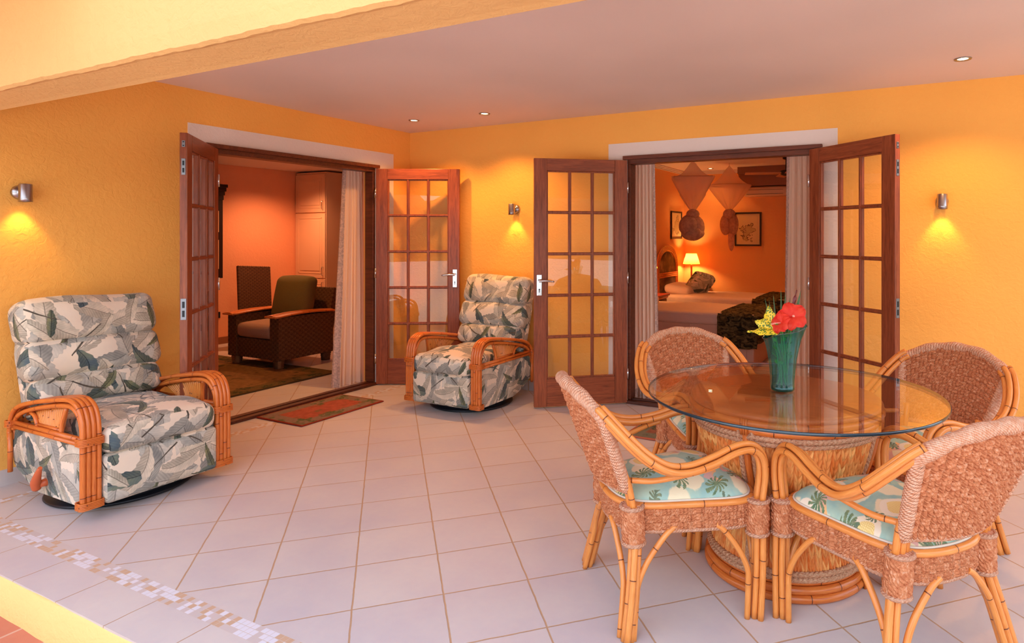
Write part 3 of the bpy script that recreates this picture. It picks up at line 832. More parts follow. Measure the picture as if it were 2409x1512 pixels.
def weave_h(U, V, amp):
    fu = U-np.floor(U); fv = V-np.floor(V); par = (np.floor(U)+np.floor(V)) % 2
    r2 = lambda q: np.abs(np.sin(2*PI*q))**.55
    over_v = (np.sin(PI*fv)**.55)*(.12+.88*r2(fu)); over_h = (np.sin(PI*fu)**.55)*(.12+.88*r2(fv))*.9
    return amp*np.where(par < .5, over_v, over_h)
def hgrid(mb, fn, nu, nv, cols, rows, amp, hfun=weave_h, closed=False, flip=False, mi=0, u0=0., v0=0.):
    """fn(U,V arrays in 0..1) -> positions; displaced along the normal by hfun(cell coords)"""
    u = np.arange(nu)/nu if closed else np.linspace(0, 1, nu)
    U, V = np.meshgrid(u, np.linspace(0, 1, nv)); e = 1e-4
    P = fn(U, V); du = (fn(U+e, V)-fn(U-e, V)); dv = (fn(U, V+e)-fn(U, V-e))
    N = np.cross(du, dv); N /= (np.linalg.norm(N, axis=2, keepdims=True)+1e-12)
    if flip: N = -N
    hh = hfun(U*cols, V*rows, amp)
    P = P+N*hh[..., None]
    UV = np.stack([U*cols+u0, V*rows+v0], -1)
    mb.grid(P, UV, mi, closed, True, flip)

_AA = np.linspace(0, 2*PI, 4001); _c, _s = np.cos(_AA), np.sin(_AA)
_X = np.sign(_c)*np.abs(_c)**(2/5.5); _Y = np.sign(_s)*np.abs(_s)**(2/5.5)
_L = np.concatenate([[0], np.cumsum(np.hypot(np.diff(_X), np.diff(_Y)))]); _TT = _L/_L[-1]
def seat_outline(t, k=1.):
    """closed outline, t in 0..1, returns x,y ; front edge wide and bowed"""
    t = np.asarray(t, float); a = np.interp(t % 1.0, _TT, _AA)+2*PI*np.floor(t); c, s = np.cos(a), np.sin(a); e = 2/5.5
    X = np.sign(c)*np.abs(c)**e; Y = np.sign(s)*np.abs(s)**e
    hw = .185+(.262-.185)*(Y+1)/2
    x = X*hw*k; y = .012+Y*.238*k+np.where(Y > 0, .030, -.040)*np.abs(Y)*(1-X*X)*k
    return x, y

def wrap(mb, c0, c1, r, rows=4, cols=9, mi=0):
    """woven sleeve round a joint from c0 to c1"""
    c0 = np.array(c0); c1 = np.array(c1)
    def fn(U, V):
        a = 2*PI*U; rr = r*(1+.08*np.sin(PI*V))
        return np.stack([c0[0]+(c1[0]-c0[0])*V+rr*np.cos(a), c0[1]+(c1[1]-c0[1])*V+rr*np.sin(a), c0[2]+(c1[2]-c0[2])*V], -1)
    hgrid(mb, fn, cols*6, rows*6+1, cols, rows, .0045, closed=True, mi=mi)
    for c in (c0, c1):
        b_ = c+np.array([0, 0, .004 if c[2] > .4 else -.002]); mb.lathe([(0., b_[2]), (r*1.0, b_[2])], 16, (b_[0], b_[1]), mi=mi+1, cap=False)
        ring = [(c[0]+r*1.04*math.cos(a), c[1]+r*1.04*math.sin(a), c[2]) for a in np.linspace(0, 2*PI, 21)[:-1]]
        mb.tube(ring, .0075, 7, closed=True, mi=mi+1)

def make_dining_chair(label):
    t = thing('dining_chair', label, 'chair', group='rattan dining chairs around the glass table')
    r = .0118
    LEG4 = [(-.022, .006), (0, -.004), (.022, .006), (0, .021)]
    Ff = (.268, .225, 0); Fj = (.252, .245, .34); Rf = (.268, -.275, 0); Rj = (.182, -.215, .36)
    for s in (1, -1):
        q = lambda p: (p[0]*s, p[1], p[2])
        m = MB(); bundle(m, [q(Ff), q(((Ff[0]+Fj[0])/2, (Ff[1]+Fj[1])/2+.004, .17)), q(Fj), q((.252, .247, .42))], LEG4, r, (1, .3*s, 0))
        m.build('leg', M['cane'], t)
        m = MB(); bundle(m, [q(Rf), q((.232, -.243, .17)), q(Rj), q((.182, -.222, .43))], LEG4, r, (1, -.3*s, 0))
        m.build('leg', M['cane'], t)
        # arm: four canes rising from the front leg, sweeping down and up into the back
        pts = [(.252, .247, .42), (.255, .258, .52), (.257, .246, .585), (.262, .205, .617), (.270, .14, .617), (.283, .05, .592), (.302, -.05, .578), (.318, -.14, .592), (.318, -.22, .640), (.300, -.285, .702), (.266, -.338, .762), (.235, -.362, .790)]
        m = MB(); bundle(m, [q(p) for p in pts], [(-.022, .004), (0, -.006), (.022, .004), (0, .019)], r, (1, 0, 0), 5)
        m.build('arm', M['cane'], t)
        # upright between seat and back
        m = MB(); bundle(m, [q((.182, -.222, .42)), q((.186, -.238, .50)), q((.192, -.26, .56))], [(-.02, 0), (0, -.004), (.02, 0)], r, (1, 0, 0))
        m.build('back_upright', M['cane'], t)
        # braces
        m = MB()
        m.tube([q((.197, -.235, .525)), q((.232, -.16, .527)), q((.262, -.07, .545)), q((.283, .02, .566)), q((.282, .07, .578))], .0105, 8, res=6)
        m.build('arm_brace', M['cane'], t)
        # under-seat braces : up along the leg, then bending to the rail
        for (f, j, tgt) in ((Ff, Fj, (.085, .272)), (Ff, Fj, (.232, .085)), (Rf, Rj, (.06, -.262)), (Rf, Rj, (.205, -.06))):
            d = np.array([tgt[0]-j[0], tgt[1]-j[1]]); d /= np.linalg.norm(d)
            o_ = .030
            L_ = lambda z: (f[0]+(j[0]-f[0])*z/.34+d[0]*o_, f[1]+(j[1]-f[1])*z/.34+d[1]*o_)
            a0 = L_(0); a1 = L_(.12); a2 = L_(.17)
            m = MB()
            m.tube([q((*a0, .0)), q((*a1, .12)), q((a2[0]+d[0]*.004, a2[1]+d[1]*.004, .175)), q((a2[0]*.72+tgt[0]*.28, a2[1]*.72+tgt[1]*.28, .245)), q((a2[0]*.28+tgt[0]*.72, a2[1]*.28+tgt[1]*.72, .318)), q((tgt[0], tgt[1], .345))], .0108, 8, res=6)
            m.build('brace', M['cane'], t)
        m = MB(); wrap(m, q((.2525, .244, .305)), q((.252, .247, .425)), .037, 3, 8); m.build('joint_wrap', [M['wicker'], M['rope']], t)
        m = MB(); wrap(m, q((.190, -.217, .30)), q((.182, -.221, .425)), .038, 3, 8); m.build('joint_wrap', [M['wicker'], M['rope']], t)
    # seat rail (cane) and woven apron
    n = 72; tt = np.arange(n)/n; x, y = seat_outline(tt, 1.0)
    m = MB(); m.tube([(a, b, .422) for a, b in zip(x, y)], .0125, 8, closed=True); m.build('seat_rail', M['cane'], t)
    def fn(U, V):
        x, y = seat_outline(U, 1.0); drop = np.abs(np.sin(2*PI*U*2))
        z1 = .332-.0*drop; return np.stack([x, y, .412+(z1-.012*np.cos(4*PI*U)*0-.412)*V], -1)
    m = MB(); hgrid(m, fn, 56*8, 25, 56, 3, .0085, closed=True, flip=True)
    def fn2(U, V):
        x, y = seat_outline(U, .955); return np.stack([x, y, .412+(.345-.412)*V], -1)
    hgrid(m, fn2, 120, 3, 50, 2, .0, closed=True)
    x, y = seat_outline(tt, .98); m.tube([(a, b, .329) for a, b in zip(x, y)], .009, 7, closed=True, mi=1)
    for sx in (0,):
        pass
    m.build('seat_apron', [M['wicker'], M['rope']], t)
    # cushion
    m = MB(); P = []; rr = [0, .12, .25, .4, .55, .68, .78, .86, .92, .955, .965, .955, .94]
    zz = [.508, .507, .504, .499, .492, .483, .474, .464, .452, .440, .430, .421, .415]
    th = np.arange(64)/64
    for q_, z_ in zip(rr, zz):
        x, y = seat_outline(th, max(q_, .002)); bulge = .007*np.sin(2*PI*th*2+1.)*q_*(1-q_)*4
        P.append(np.stack([x, y, z_+bulge*0+0*x], -1))
    P = np.array(P); UV = np.stack([P[..., 0]+.9, P[..., 1]+.6-(P[..., 2]-.49)*.6*np.sign(P[..., 1]+1e-6)*0], -1)
    b = MB(); nv, nu = P.shape[:2]; F = []
    for j in range(nv-1):
        for i in range(nu): F.append((j*nu+i, (j+1)*nu+i, (j+1)*nu+(i+1) % nu, j*nu+(i+1) % nu))
    V_ = P.reshape(-1, 3); UU = UV.reshape(-1, 2)
    m.add(V_, F, [tuple(a) for a in UU], 0, True)
    cu = m.build('seat_cushion', M['pine'], t)
    x, y = seat_outline(tt, .968); m = MB(); m.tube([(a, b_, .435) for a, b_ in zip(x, y)], .0045, 6, closed=True); m.build('piping', M['piping'], cu)
    # woven backrest, dished
    def bp(U, V, off=0.):
        u = U*2-1; zb = .487; au = np.abs(u)
        zt = .848-.080*au**2.4
        z = zb+(zt-zb)*V
        hw = .188+(.255-.188)*V**.9
        x = u*hw; w = 1-u*u
        y = -.243-.055*w+V*(-.107-.022*w)
        nrm = np.stack([-u*.42, np.ones_like(u)*.94, np.ones_like(u)*.28], -1)
        nrm /= np.linalg.norm(nrm, axis=-1, keepdims=True)
        return np.stack([x, y, z], -1)+nrm*off
    m = MB()
    hgrid(m, lambda U, V: bp(U, V, -.008), 14*10+1, 12*10+1, 14, 12, .0125, flip=False)
    bk = m.build('backrest', M['wicker'], t); m = MB()
    hgrid(m, lambda U, V: bp(U, V, .008), 14*10+1, 12*10+1, 14, 12, .0125, flip=True)
    m.build('front_weave', M['wicker'], bk); m = MB()
    per = []
    for k in range(20): per.append(bp(np.array([[k/20.]]), np.array([[1.]]))[0, 0])
    for k in range(14): per.append(bp(np.array([[1.]]), np.array([[1-k/14.]]))[0, 0])
    for k in range(16): per.append(bp(np.array([[1-k/16.]]), np.array([[0.]]))[0, 0])
    for k in range(14): per.append(bp(np.array([[0.]]), np.array([[k/14.]]))[0, 0])
    rad = [.024+.003*math.sin(i*1.3) for i in range(20)]+[.023]*14+[.015]*16+[.023]*14
    m.tube(per, rad, 12, closed=True, mi=0, uscale=.9)
    m.build('wrapped_border', M['rope'], bk)
    return t

chair0 = make_dining_chair('rattan dining chair at the front left of the glass table, its back turned left')
chair0.location = (3.704, -2.50, 0); chair0.rotation_euler = (0, 0, math.radians(-47.4))
dup(chair0, (4.486, -2.444, 0), math.radians(49.4), 'rattan dining chair at the front right, its woven back towards the viewer')
dup(chair0, (3.648, -1.685, 0), math.radians(224.5), 'rattan dining chair behind the table, standing before the bedroom doorway')
dup(chair0, (4.545, -1.664, 0), math.radians(148), 'rattan dining chair at the back right, against the yellow wall')

# ------------------------------------------------------------------ dining table
TC = (4.068, -2.085)
t = thing('dining_table', 'round glass dining table on a braided hourglass drum base', 'table', (TC[0], TC[1], 0))
prof_z = np.array([.05, .12, .20, .30, .37, .45, .55, .64, .70]); prof_r = np.array([.308, .300, .290, .284, .296, .326, .358, .376, .384])
rz = lambda z: np.interp(z, prof_z, prof_r)
# smooth profile
zs_ = np.linspace(.05, .70, 60); rs_ = np.convolve(np.pad(rz(zs_), 4, 'edge'), np.ones(9)/9, 'valid'); rz = lambda z: np.interp(z, zs_, rs_)
def braid_h(U, V, amp):
    a = np.abs(((U % 1)-.5)*2); t_ = (V-a*1.25) % 1
    return amp*(np.sqrt(np.clip(1-(2*t_-1)**2, 0, 1))*.65+.35)*(1-a**6)*np.clip(1-(1-a)**8*.5, 0, 1)
m = MB(); NC = 64
def drum(U, V):
    a = 2*PI*U; z = .085+(.640-.085)*V; r = rz(z)-.008
    return np.stack([r*np.cos(a), r*np.sin(a), z], -1)
hgrid(m, drum, NC*12, 18*9+1, NC, 17, .0155, braid_h, closed=True)
m.build('braided_drum', M['braid'], t)
m = MB(); mr = MB()
A0 = math.radians(-101)
for k in range(4):
    a = A0+k*PI/2
    zz = np.linspace(.07, .655, 24)
    m = MB(); m.tube([((rz(z)+.006)*math.cos(a), (rz(z)+.006)*math.sin(a), z) for z in zz], .014, 8); m.build('upright_cane', M['cane_dark'], t)
    for s in (-1, 1):
        mr.tube([((rz(z)+.003)*math.cos(a+s*.026/rz(z)), (rz(z)+.003)*math.sin(a+s*.026/rz(z)), z) for z in zz], .012, 8)
for z, r in ((.632, rz(.632)+.006), (.612, rz(.612)+.004), (.105, rz(.105)+.006), (.086, rz(.086)+.008)):
    mr.tube([(r*math.cos(a), r*math.sin(a), z) for a in np.linspace(0, 2*PI, 97)[:-1]], .0115, 8, closed=True)
mr.build('rope_edging', M['rope_t'], t)
for z, r, q in ((.017, .318, .017), (.048, .314, .016), (.074, .304, .012), (.657, .375, .017), (.684, .386, .016)):
    m = MB(); m.tube([(r*math.cos(a), r*math.sin(a), z) for a in np.linspace(0, 2*PI, 97)[:-1]], q, 10, closed=True); m.build('cane_hoop', M['cane_dark'], t)
for k in range(4):
    a = A0+k*PI/2
    for z in (.030, .672):
        m = MB(); rr = .338 if z < .3 else .398
        for d in (-.01, 0, .01): m.tube([(rr*math.cos(a+d/rr*1.0), rr*math.sin(a+d/rr), z-.03), ((rr+.002)*math.cos(a+d/rr), (rr+.002)*math.sin(a+d/rr), z), (rr*math.cos(a+d/rr), rr*math.sin(a+d/rr), z+.03)], .0055, 6)
        m.build('hoop_binding', M['cane_dark'], t)
m = MB(); m.lathe([(.0, .690), (.372, .690), (.389, .698), (.395, .708), (.389, .719), (.372, .723), (.0, .724)], 72)
m.build('wooden_disc', M['table_wood'], t)
m = MB(); R_ = .605
m.lathe([(0, .7265), (R_-.003, .7265)], 120, mi=0, cap=False, flip=True); m.lathe([(R_-.003, .7385), (0, .7385)], 120, mi=0, cap=False)
m.lathe([(R_-.003, .7265), (R_, .7280), (R_+.001, .7325), (R_, .7370), (R_-.003, .7385)], 120, mi=1, cap=False)
m.build('glass_top', [M['tglass'], M['tedge']], t, (.028, 0, 0))

# ------------------------------------------------------------------ vase and flowers
VZ = .7390; VX, VY = 4.066, -2.100
t = thing('glass_vase', 'teal flared glass vase holding flowers on the glass table', 'vase', (VX, VY, VZ))
m = MB()
def rim(th): return .030*math.cos(th-.35)+.006*math.sin(3*th)
nn = 56; prof = [(.045, .0), (.050, .004), (.051, .014), (.050, .022), (.0505, .05), (.053, .09), (.057, .13), (.063, .17), (.070, .205), (.079, .235), (.086, .250)]
V_ = []
for k, (r, z) in enumerate(prof):
    for j in range(nn):
        a = 2*PI*j/nn; zz = z*(1+rim(a)*(z/.25)*3.6) if z > .02 else z
        rr = r*(1+.06*(z/.25)**2*math.sin(4*a+1)+.030*math.cos(11*a)*min(1, z/.1))+.010*(z/.25)**3*math.cos(a-.35)
        V_.append((rr*math.cos(a), rr*math.sin(a), zz))
F = [(i*nn+j, i*nn+(j+1) % nn, (i+1)*nn+(j+1) % nn, (i+1)*nn+j) for i in range(len(prof)-1) for j in range(nn)]
m.add(V_, F+[tuple(range(nn))[::-1]], None)
m.build('vase_wall', M['vase'], t)
m = MB(); m.lathe([(0, .003), (.044, .003), (.048, .008), (.048, .018), (.040, .022), (0, .021)], 40); m.build('vase_base', M['vase_base'], t)
m = MB(); i_ = len(prof)-1
m.tube([V_[i_*nn+j] for j in range(nn)], .0022, 6, closed=True); m.build('rim', M['vase_base'], t)

M['stem'] = m_plain('flower_stem', (104, 150, 70), .5)
M['frond'] = m_plain('frond_green', (64, 96, 48), .5, nz=.3, nscale=60)
def m_petal():
    t_ = NT('hibiscus_petal'); c = t_.mix(t_.mapr(t_.noise(t_.obj(), 40., 3), .3, .7), srgb(236, 44, 34), srgb(248, 84, 58))
    a = t_.pbr(c, .5, 0, None, .3); b = t_.n('ShaderNodeBsdfTranslucent', {'Color': c}).outputs[0]
    mx = t_.n('ShaderNodeMixShader', {0: .3}); t_.t.links.new(a, mx.inputs[1]); t_.t.links.new(b, mx.inputs[2]); return t_.end(mx.outputs[0])
M['petal'] = m_petal()
def m_croton():
    t_ = NT('croton_leaf_skin'); p = t_.obj()
    v = t_.n('ShaderNodeTexVoronoi', {'Vector': p, 'Scale': 150.}).outputs['Distance']
    f = t_.math('ADD', v, t_.math('MULTIPLY', t_.noise(p, 30., 3), .9))
    c = t_.mix(t_.mapr(f, .86, .96), srgb(92, 122, 32), srgb(240, 206, 46))
    return t_.end(t_.pbr(c, .45))
M['croton'] = m_croton()
M['bract'] = m_plain('bract_red', (104, 22, 22), .4, nz=.4, nscale=60)
def frame_m(pos, d, up=(0, 0, 1)):
    z = Vector(d).normalized(); x = z.cross(Vector(up)).normalized() if abs(z.dot(Vector(up))) < .98 else Vector((1, 0, 0)); y = z.cross(x)
    return Matrix.Translation(pos) @ Matrix((x, y, z)).transposed().to_4x4()
def stem(mb, a, b, r=.0025, sag=.01):
    a = Vector(a); b = Vector(b); mid = a.lerp(b, .55)+Vector((sag, -sag*.5, 0)); mb.tube([a, mid, b], r, 6, res=6)
def hibiscus(pos, d, s, label, foot):
    t = thing('hibiscus_flower', label, 'flower', (VX, VY, VZ), 0, 'red hibiscus blooms in the vase')
    m = MB(); MX = frame_m(Vector(pos), d)
    for k in range(5):
        a0 = k*2*PI/5; P = np.zeros((9, 9, 3)); 
        for i in range(9):
            q = i/8.; L = s*(q**.9)
            for j in range(9):
                w_ = (j/8.-.5)*2; wd = s*.50*math.sin(PI*min(1, q*.80+.10))**.8
                ruf = (.075*math.sin(w_*9+k*1.7)+.05*math.sin(w_*17+k))*s*q*q
                z = s*(.42*q-.34*q**3)*1.0+ruf-.10*s*w_*w_*q
                lat = w_*wd
                x = L*math.cos(a0)-lat*math.sin(a0); y = L*math.sin(a0)+lat*math.cos(a0)
                P[i, j] = (x, y, z+.012*s*k)
        b0 = len(m.v); m.grid(P, None); m.xf(MX, b0)
    m.build('petals', M['petal'], t)
    m = MB(); b0 = 0
    m.tube([(0, 0, 0), (0, .010, s*.6), (0, .024, s*1.15)], [.0026, .0020, .0012], 6, res=4)
    for k in range(16):
        a = k*2.4; q = .55+.42*k/16; z = s*1.15*q; yy = .024*q**1.3; m.tube([(0, yy, z), (.0045*math.cos(a), yy+.0045*math.sin(a), z+.003)], .0008, 5)
    m.xf(MX); m.build('stamen', m_plain('stamen_pink', (250, 170, 150), .6) if 'stam' not in M else M['stam'], t)
    m = MB(); stem(m, foot, pos, .0028); m.build('stem', M['stem'], t)
    return t
M['stam'] = m_plain('stamen_pink', (250, 180, 160), .6)
hibiscus((.044, -.022, .318), (.25, -.90, .45), .062, 'large red hibiscus bloom with a pale stamen, right side of the vase', (-.012, .01, .022))
hibiscus((.002, -.045, .292), (-.45, -.8, .35), .048, 'smaller red hibiscus bloom left of the large one in the vase', (.010, .0, .022))
def leafthing(name, label, cat, mat, pos, d, nrm, L, W, foot, lobes=0., group=None, curl=.2):
    t = thing(name, label, cat, (VX, VY, VZ), 0, group)
    z = Vector(d).normalized(); n_ = Vector(nrm); n_ = (n_-z*n_.dot(z)).normalized(); x = z.cross(n_)
    P = np.zeros((25, 7, 3))
    for i in range(25):
        q = i/24.; w_ = W*math.sin(PI*q**.8)**.8*(1-.25*q)*(1+lobes*math.sin(q*22.))
        for j in range(7):
            u = (j/6.-.5)*2
            p = Vector(pos)+z*(L*q)+x*(u*w_)+n_*(-abs(u)*w_*.25+curl*L*q*q*-.6+.012*math.sin(q*14)*u*lobes*3)
            P[i, j] = p
    m = MB(); m.grid(P, None); m.build('blade', mat, t)
    m = MB(); stem(m, foot, pos, .002, .004); m.build('stem', M['stem'], t)
    return t
G = 'speckled yellow croton leaves in the vase'
leafthing('croton_leaf', 'speckled yellow croton leaf standing upright behind the red blooms', 'leaf', M['croton'], (-.040, -.02, .235), (-.12, -.1, 1), (0, -1, .1), .125, .034, (0, 0, .022), .12, G)
leafthing('croton_leaf', 'long yellow croton leaf hanging out over the left of the vase rim', 'leaf', M['croton'], (.0, -.045, .255), (-1, -.25, .12), (0, -.6, .8), .135, .026, (.01, 0, .022), .10, G, .35)
leafthing('croton_leaf', 'broad speckled croton leaf on the left, above the long one', 'leaf', M['croton'], (-.030, -.03, .262), (-1, -.2, .42), (0, -1, .3), .085, .032, (.01, .01, .022), .10, G, .2)
leafthing('croton_leaf', 'small speckled croton leaf peeping out between red bloom and fronds', 'leaf', M['croton'], (-.010, .01, .285), (.25, 0, 1), (0, -1, .2), .06, .024, (-.01, .01, .022), .10, G, .1)
for k, (bx_, dx, hh, wd, lab) in enumerate(((-.040, -.055, .395, .0045, 'thin green palm blade, leftmost of those behind the flowers'), (-.034, -.042, .385, .004, 'thin green palm blade, second from the left behind the flowers'), (-.026, -.030, .405, .005, 'thin green palm blade, third from the left behind the flowers'), (-.010, -.012, .430, .005, 'tall thin green palm blade in the middle of the bunch'), (-.002, .000, .415, .0075, 'broad green palm blade right of the middle of the bunch'), (.008, .010, .395, .006, 'short green palm blade beside the dark red bud'))):
    leafthing('palm_blade', lab, 'leaf', M['frond'], (bx_, .03, .19), (dx, .05, hh-.19), (0, -1, 0), hh-.19, wd, (dx*.2, .01, .022), 0., 'green palm blades in the vase', .02)
t = leafthing('heliconia_stem', 'dark red heliconia bud on a green stalk, tallest in the vase', 'flower', M['bract'], (.038, .02, .335), (.20, 0, 1), (.6, -1, 0), .095, .009, (0, .01, .022), .10, None, .02)
leafthing('palm_blade', 'green blade leaning along the dark red heliconia bud', 'leaf', M['frond'], (.036, .015, .24), (.20, 0, 1), (0, -1, 0), .19, .008, (0, .012, .022), 0., 'green palm blades in the vase', .02)
t = thing('foliage_sprig', 'bright green leafy sprig inside the teal vase', 'plant', (VX, VY, VZ))
m = MB()
for k in range(16):
    a = k*2.39; z = .09+.012*k; r_ = .014+.026*random.random()
    p = Vector((r_*math.cos(a), r_*math.sin(a), z)); d = Vector((math.cos(a), math.sin(a), .9)).normalized(); x = d.cross(Vector((0, 0, 1))).normalized()
    P = np.array([[p+d*(.032*q)+x*(u*.011*math.sin(PI*q)) for u in (-1, 0, 1)] for q in np.linspace(0.02, .98, 6)]); m.grid(P, None)
m.build('leaves', m_plain('sprig_green', (86, 176, 66), .5), t)
m = MB()
for k in range(7):
    a = k*.9; stem(m, (.022*math.cos(a+2), .022*math.sin(a+2), .022), (.03*math.cos(a), .03*math.sin(a), .20), .0028)
m.build('stem', M['stem'], t)

# ------------------------------------------------------------------ swivel recliner (local +y = front)
def make_recliner(label):
    t = thing('recliner_armchair', label, 'armchair', group='leaf-print rattan recliners')
    def fab(name, v, f, off=(0, 0, 0), parent=t):
        m = MB(); m.add([(p[0]+off[0], p[1]+off[1], p[2]+off[2]) for p in v], f); return m.build(name, M['leaf'], parent)
    # swivel base
    m = MB(); m.lathe([(.30, .0), (.335, .003), (.345, .012), (.338, .020), (.30, .024), (.30, .034), (.315, .038), (.312, .048), (.26, .052), (.10, .056), (0, .056)], 64)
    m.lathe([(.07, .05), (.07, .16), (0, .16)], 20); m.build('swivel_base', M['black'], t)
    # skirted body : side profile, lower edge curves up to the back
    def low(y): # lower edge height
        if y > -.10: return .058
        q = min(1, (-.10-y)/.28); return .058+.11*q**1.5
    W2 = .276; WB = .340
    m = MB()
    ys = np.linspace(-.375, .335, 22)
    for s in (-1, 1):
        P = np.zeros((7, 22, 3))
        for i, y in enumerate(ys):
            for j in range(7):
                z = low(y)+(.368-low(y))*j/6; b = .010*math.sin(PI*j/6)
                P[j, i] = (s*(WB+b), y, z)
        m.grid(P, None, flip=(s > 0))
        P2 = np.array([[(s*WB, y, low(y)), (s*(WB-.03), y, low(y)+.004)] for y in ys]).transpose(1, 0, 2); m.grid(P2, None, flip=(s < 0))
        P2 = np.array([[(s*WB, y, .368), (s*(W2-.02), y, .372)] for y in ys]).transpose(1, 0, 2); m.grid(P2, None)
        P2 = np.array([[(s*WB, .335, z), (s*(W2-.02), .335, z)] for z in (low(.33), .368)]); m.grid(P2, None)
    P = np.array([[(x, -.375, z) for x in np.linspace(-WB, WB, 5)] for z in (low(-.375), .372)]); m.grid(P, None)
    P = np.array([[(x, y, low(y)+.004) for x in (-WB, 0, WB)] for y in ys]); m.grid(P, None)
    m.build('body', M['leaf'], t)
    # front panel (leg rest) and seat cushion
    v, f = puff(.560, .07, .245, .025, None, 3, 12, (0, .016, 0)); fab('leg_rest', v, f, (0, .375, .187))
    def wseat(x, y, z):
        z2 = z+.018*(1-(x/.28)**2)*(1 if z > 0 else 0)+.008*math.sin(y*18+x*3)*(1 if z > 0 else 0)-.03*max(0, -y)*(1 if z > 0 else 0)
        return (x, y, z2)
    v, f = puff(.560, .66, .150, .055, wseat, 5, 14, (.0, .012, .018)); fab('seat_cushion', v, f, (0, .085, .375))
    # back : shell and three bolsters, leaning
    def lean(x, y, z, z0=.42):
        a = math.radians(17.5); return (x, y*math.cos(a)-(z-z0)*math.sin(a), z0+(z-z0)*math.cos(a)+y*math.sin(a)*.6)
    v, f = rbox(.635, .095, .64, .035, 4, 10)
    v = [lean(p[0]*(1-.03*(p[2] > .1)), p[1]-.315, p[2]+.770) for p in v]; fab('back_shell', v, f)
    for (zc, hh, ww, dd, nm) in ((.982, .250, .665, .19, 0), (.768, .222, .672, .17, 1), (.590, .175, .635, .155, 2)):
        def wp(x, y, z, zc=zc, ww=ww, k=nm):
            y2 = y+.006*math.sin(x*14+k*2)+.004*math.sin(z*40+x*9); z2 = z+.007*math.sin(x*9+k)
            p = lean(x, y2-.225+.012*(1-(2*x/ww)**2), z2+zc); return p
        v, f = puff(ww, dd, hh, .058, wp, 5, 14, (.012, .022, .010)); fab('back_bolster', v, f)
    # rattan arms
    for s in (-1, 1):
        m = MB(); xs = s*.330
        YM = lambda y: .868*y+.0163
        path = [(xs, -.442, .30), (xs, -.445, .33), (xs, -.445, .36), (xs, -.415, .44), (xs, -.33, .492), (xs, -.15, .532), (xs, .05, .562), (xs, .22, .582), (xs, .31, .578), (xs, .375, .545), (xs, .408, .475), (xs, .413, .38), (xs, .413, .22), (xs, .413, .075)]
        for k in range(4):
            off = (k-1.5)*.0222
            lift = .006*math.cos((k-1.5)*1.2)
            pp = []
            for q in crom(path, 5): pp.append((q[0]+off, YM(q[1]), q[2]))
            m.tube(pp, .0118, 9, ref=(1, 0, 0))
        # inner row below the arm crest
        ip = [(xs, -.415, .36), (xs, -.385, .42), (xs, -.30, .462), (xs, -.13, .502), (xs, .05, .532), (xs, .21, .550), (xs, .29, .545), (xs, .345, .515), (xs, .378, .46), (xs, .383, .38), (xs, .383, .22), (xs, .383, .075)]
        for k in (0, 2):
            m.tube([(q[0]+(k-1)*.024, YM(q[1]), q[2]) for q in crom(ip, 5)], .0122, 9, ref=(1, 0, 0))
        m.tube([(xs+s*.032, YM(-.44), .13), (xs+s*.032, YM(-.44), .34)], .0118, 9)
        arm = m.build('arm_frame', M['cane_dark'], t)
        m = MB()
        for z, r_ in ((.402, .0115), (.379, .0115)):
            m.tube([(xs+s*.030, YM(-.43), z), (xs+s*.030, YM(.40), z)], r_, 9)
        m.tube([(xs+s*.006, YM(-.43), .39), (xs+s*.006, YM(.39), .39)], .0115, 9)
        m.build('side_rail', M['cane_dark'], arm)
        # fan panel
        def top(y): return float(np.interp(y, [-.30, -.13, .05, .21, .29], [.455, .494, .522, .538, .534]))
        m = MB()
        n_ = 17
        for k in range(n_):
            q = k/(n_-1.); yb = -.105+.235*q; yt = -.215+.375*q
            bow = .012*(q-.5)
            m.tube([(xs+s*.012, YM(yb), .408), (xs+s*.008, YM((yb+yt)/2+bow), (.408+top(yt))/2), (xs, YM(yt), top(yt))], .0072, 7, res=3)
        m.build('slat_panel', M['cane'], arm)
        m = MB()
        for (yb, yt, c_) in ((-.125, -.245, .02), (.150, .180, .012)):
            m.tube([(xs+s*.022, YM(yb), .405), (xs+s*.020, YM((yb+yt)/2-c_*(-1 if yb < 0 else 1)), .455), (xs+s*.010, YM(yt), top(yt)-.0)], .0105, 8, res=5)
        m.tube([(xs+s*.020, YM(-.125), .418), (xs+s*.020, YM(.15), .418)], .008, 8)
        m.build('curved_stay', M['cane_dark'], arm)
        for (yc, z) in ((YM(.400), .392), (YM(.400), .082), (YM(-.44), .39)):
            m = MB()
            for k in range(5):
                zz = z+(k-2)*.0075; hy = .030 if yc > 0 else .018
                ring = [(xs+dx, yc+dy, zz) for dx, dy in ((-.046, -hy), (0, -hy-.003), (.046, -hy), (.050, 0), (.046, hy), (0, hy+.003), (-.046, hy), (-.050, 0))]
                m.tube(crom(ring, 2, True), .0040, 6, closed=True)
            m.build('cane_binding', M['cane_dark'], arm)
    # reclining lever on the right-hand side of the sitter's left
    m = MB(); m.tube([(.330, -.02, .130), (.375, -.022, .128)], [.022, .018], 12)
    m.tube([(.380, -.035, .105), (.390, -.02, .14), (.398, .02, .19), (.402, .055, .232)], [.020, .023, .016, .009], 12, res=5)
    m.build('recline_lever', m_plain('lever_wood', (206, 98, 54), .4), t)
    return t
rc = make_recliner('leaf-print rattan recliner against the left wall, turned to the right')
rc.location = (.585, -2.88, 0); rc.rotation_euler = (0, 0, -PI/2)
dup(rc, (1.215, -.565, 0), PI, 'leaf-print rattan recliner in the room corner between two open door leaves')

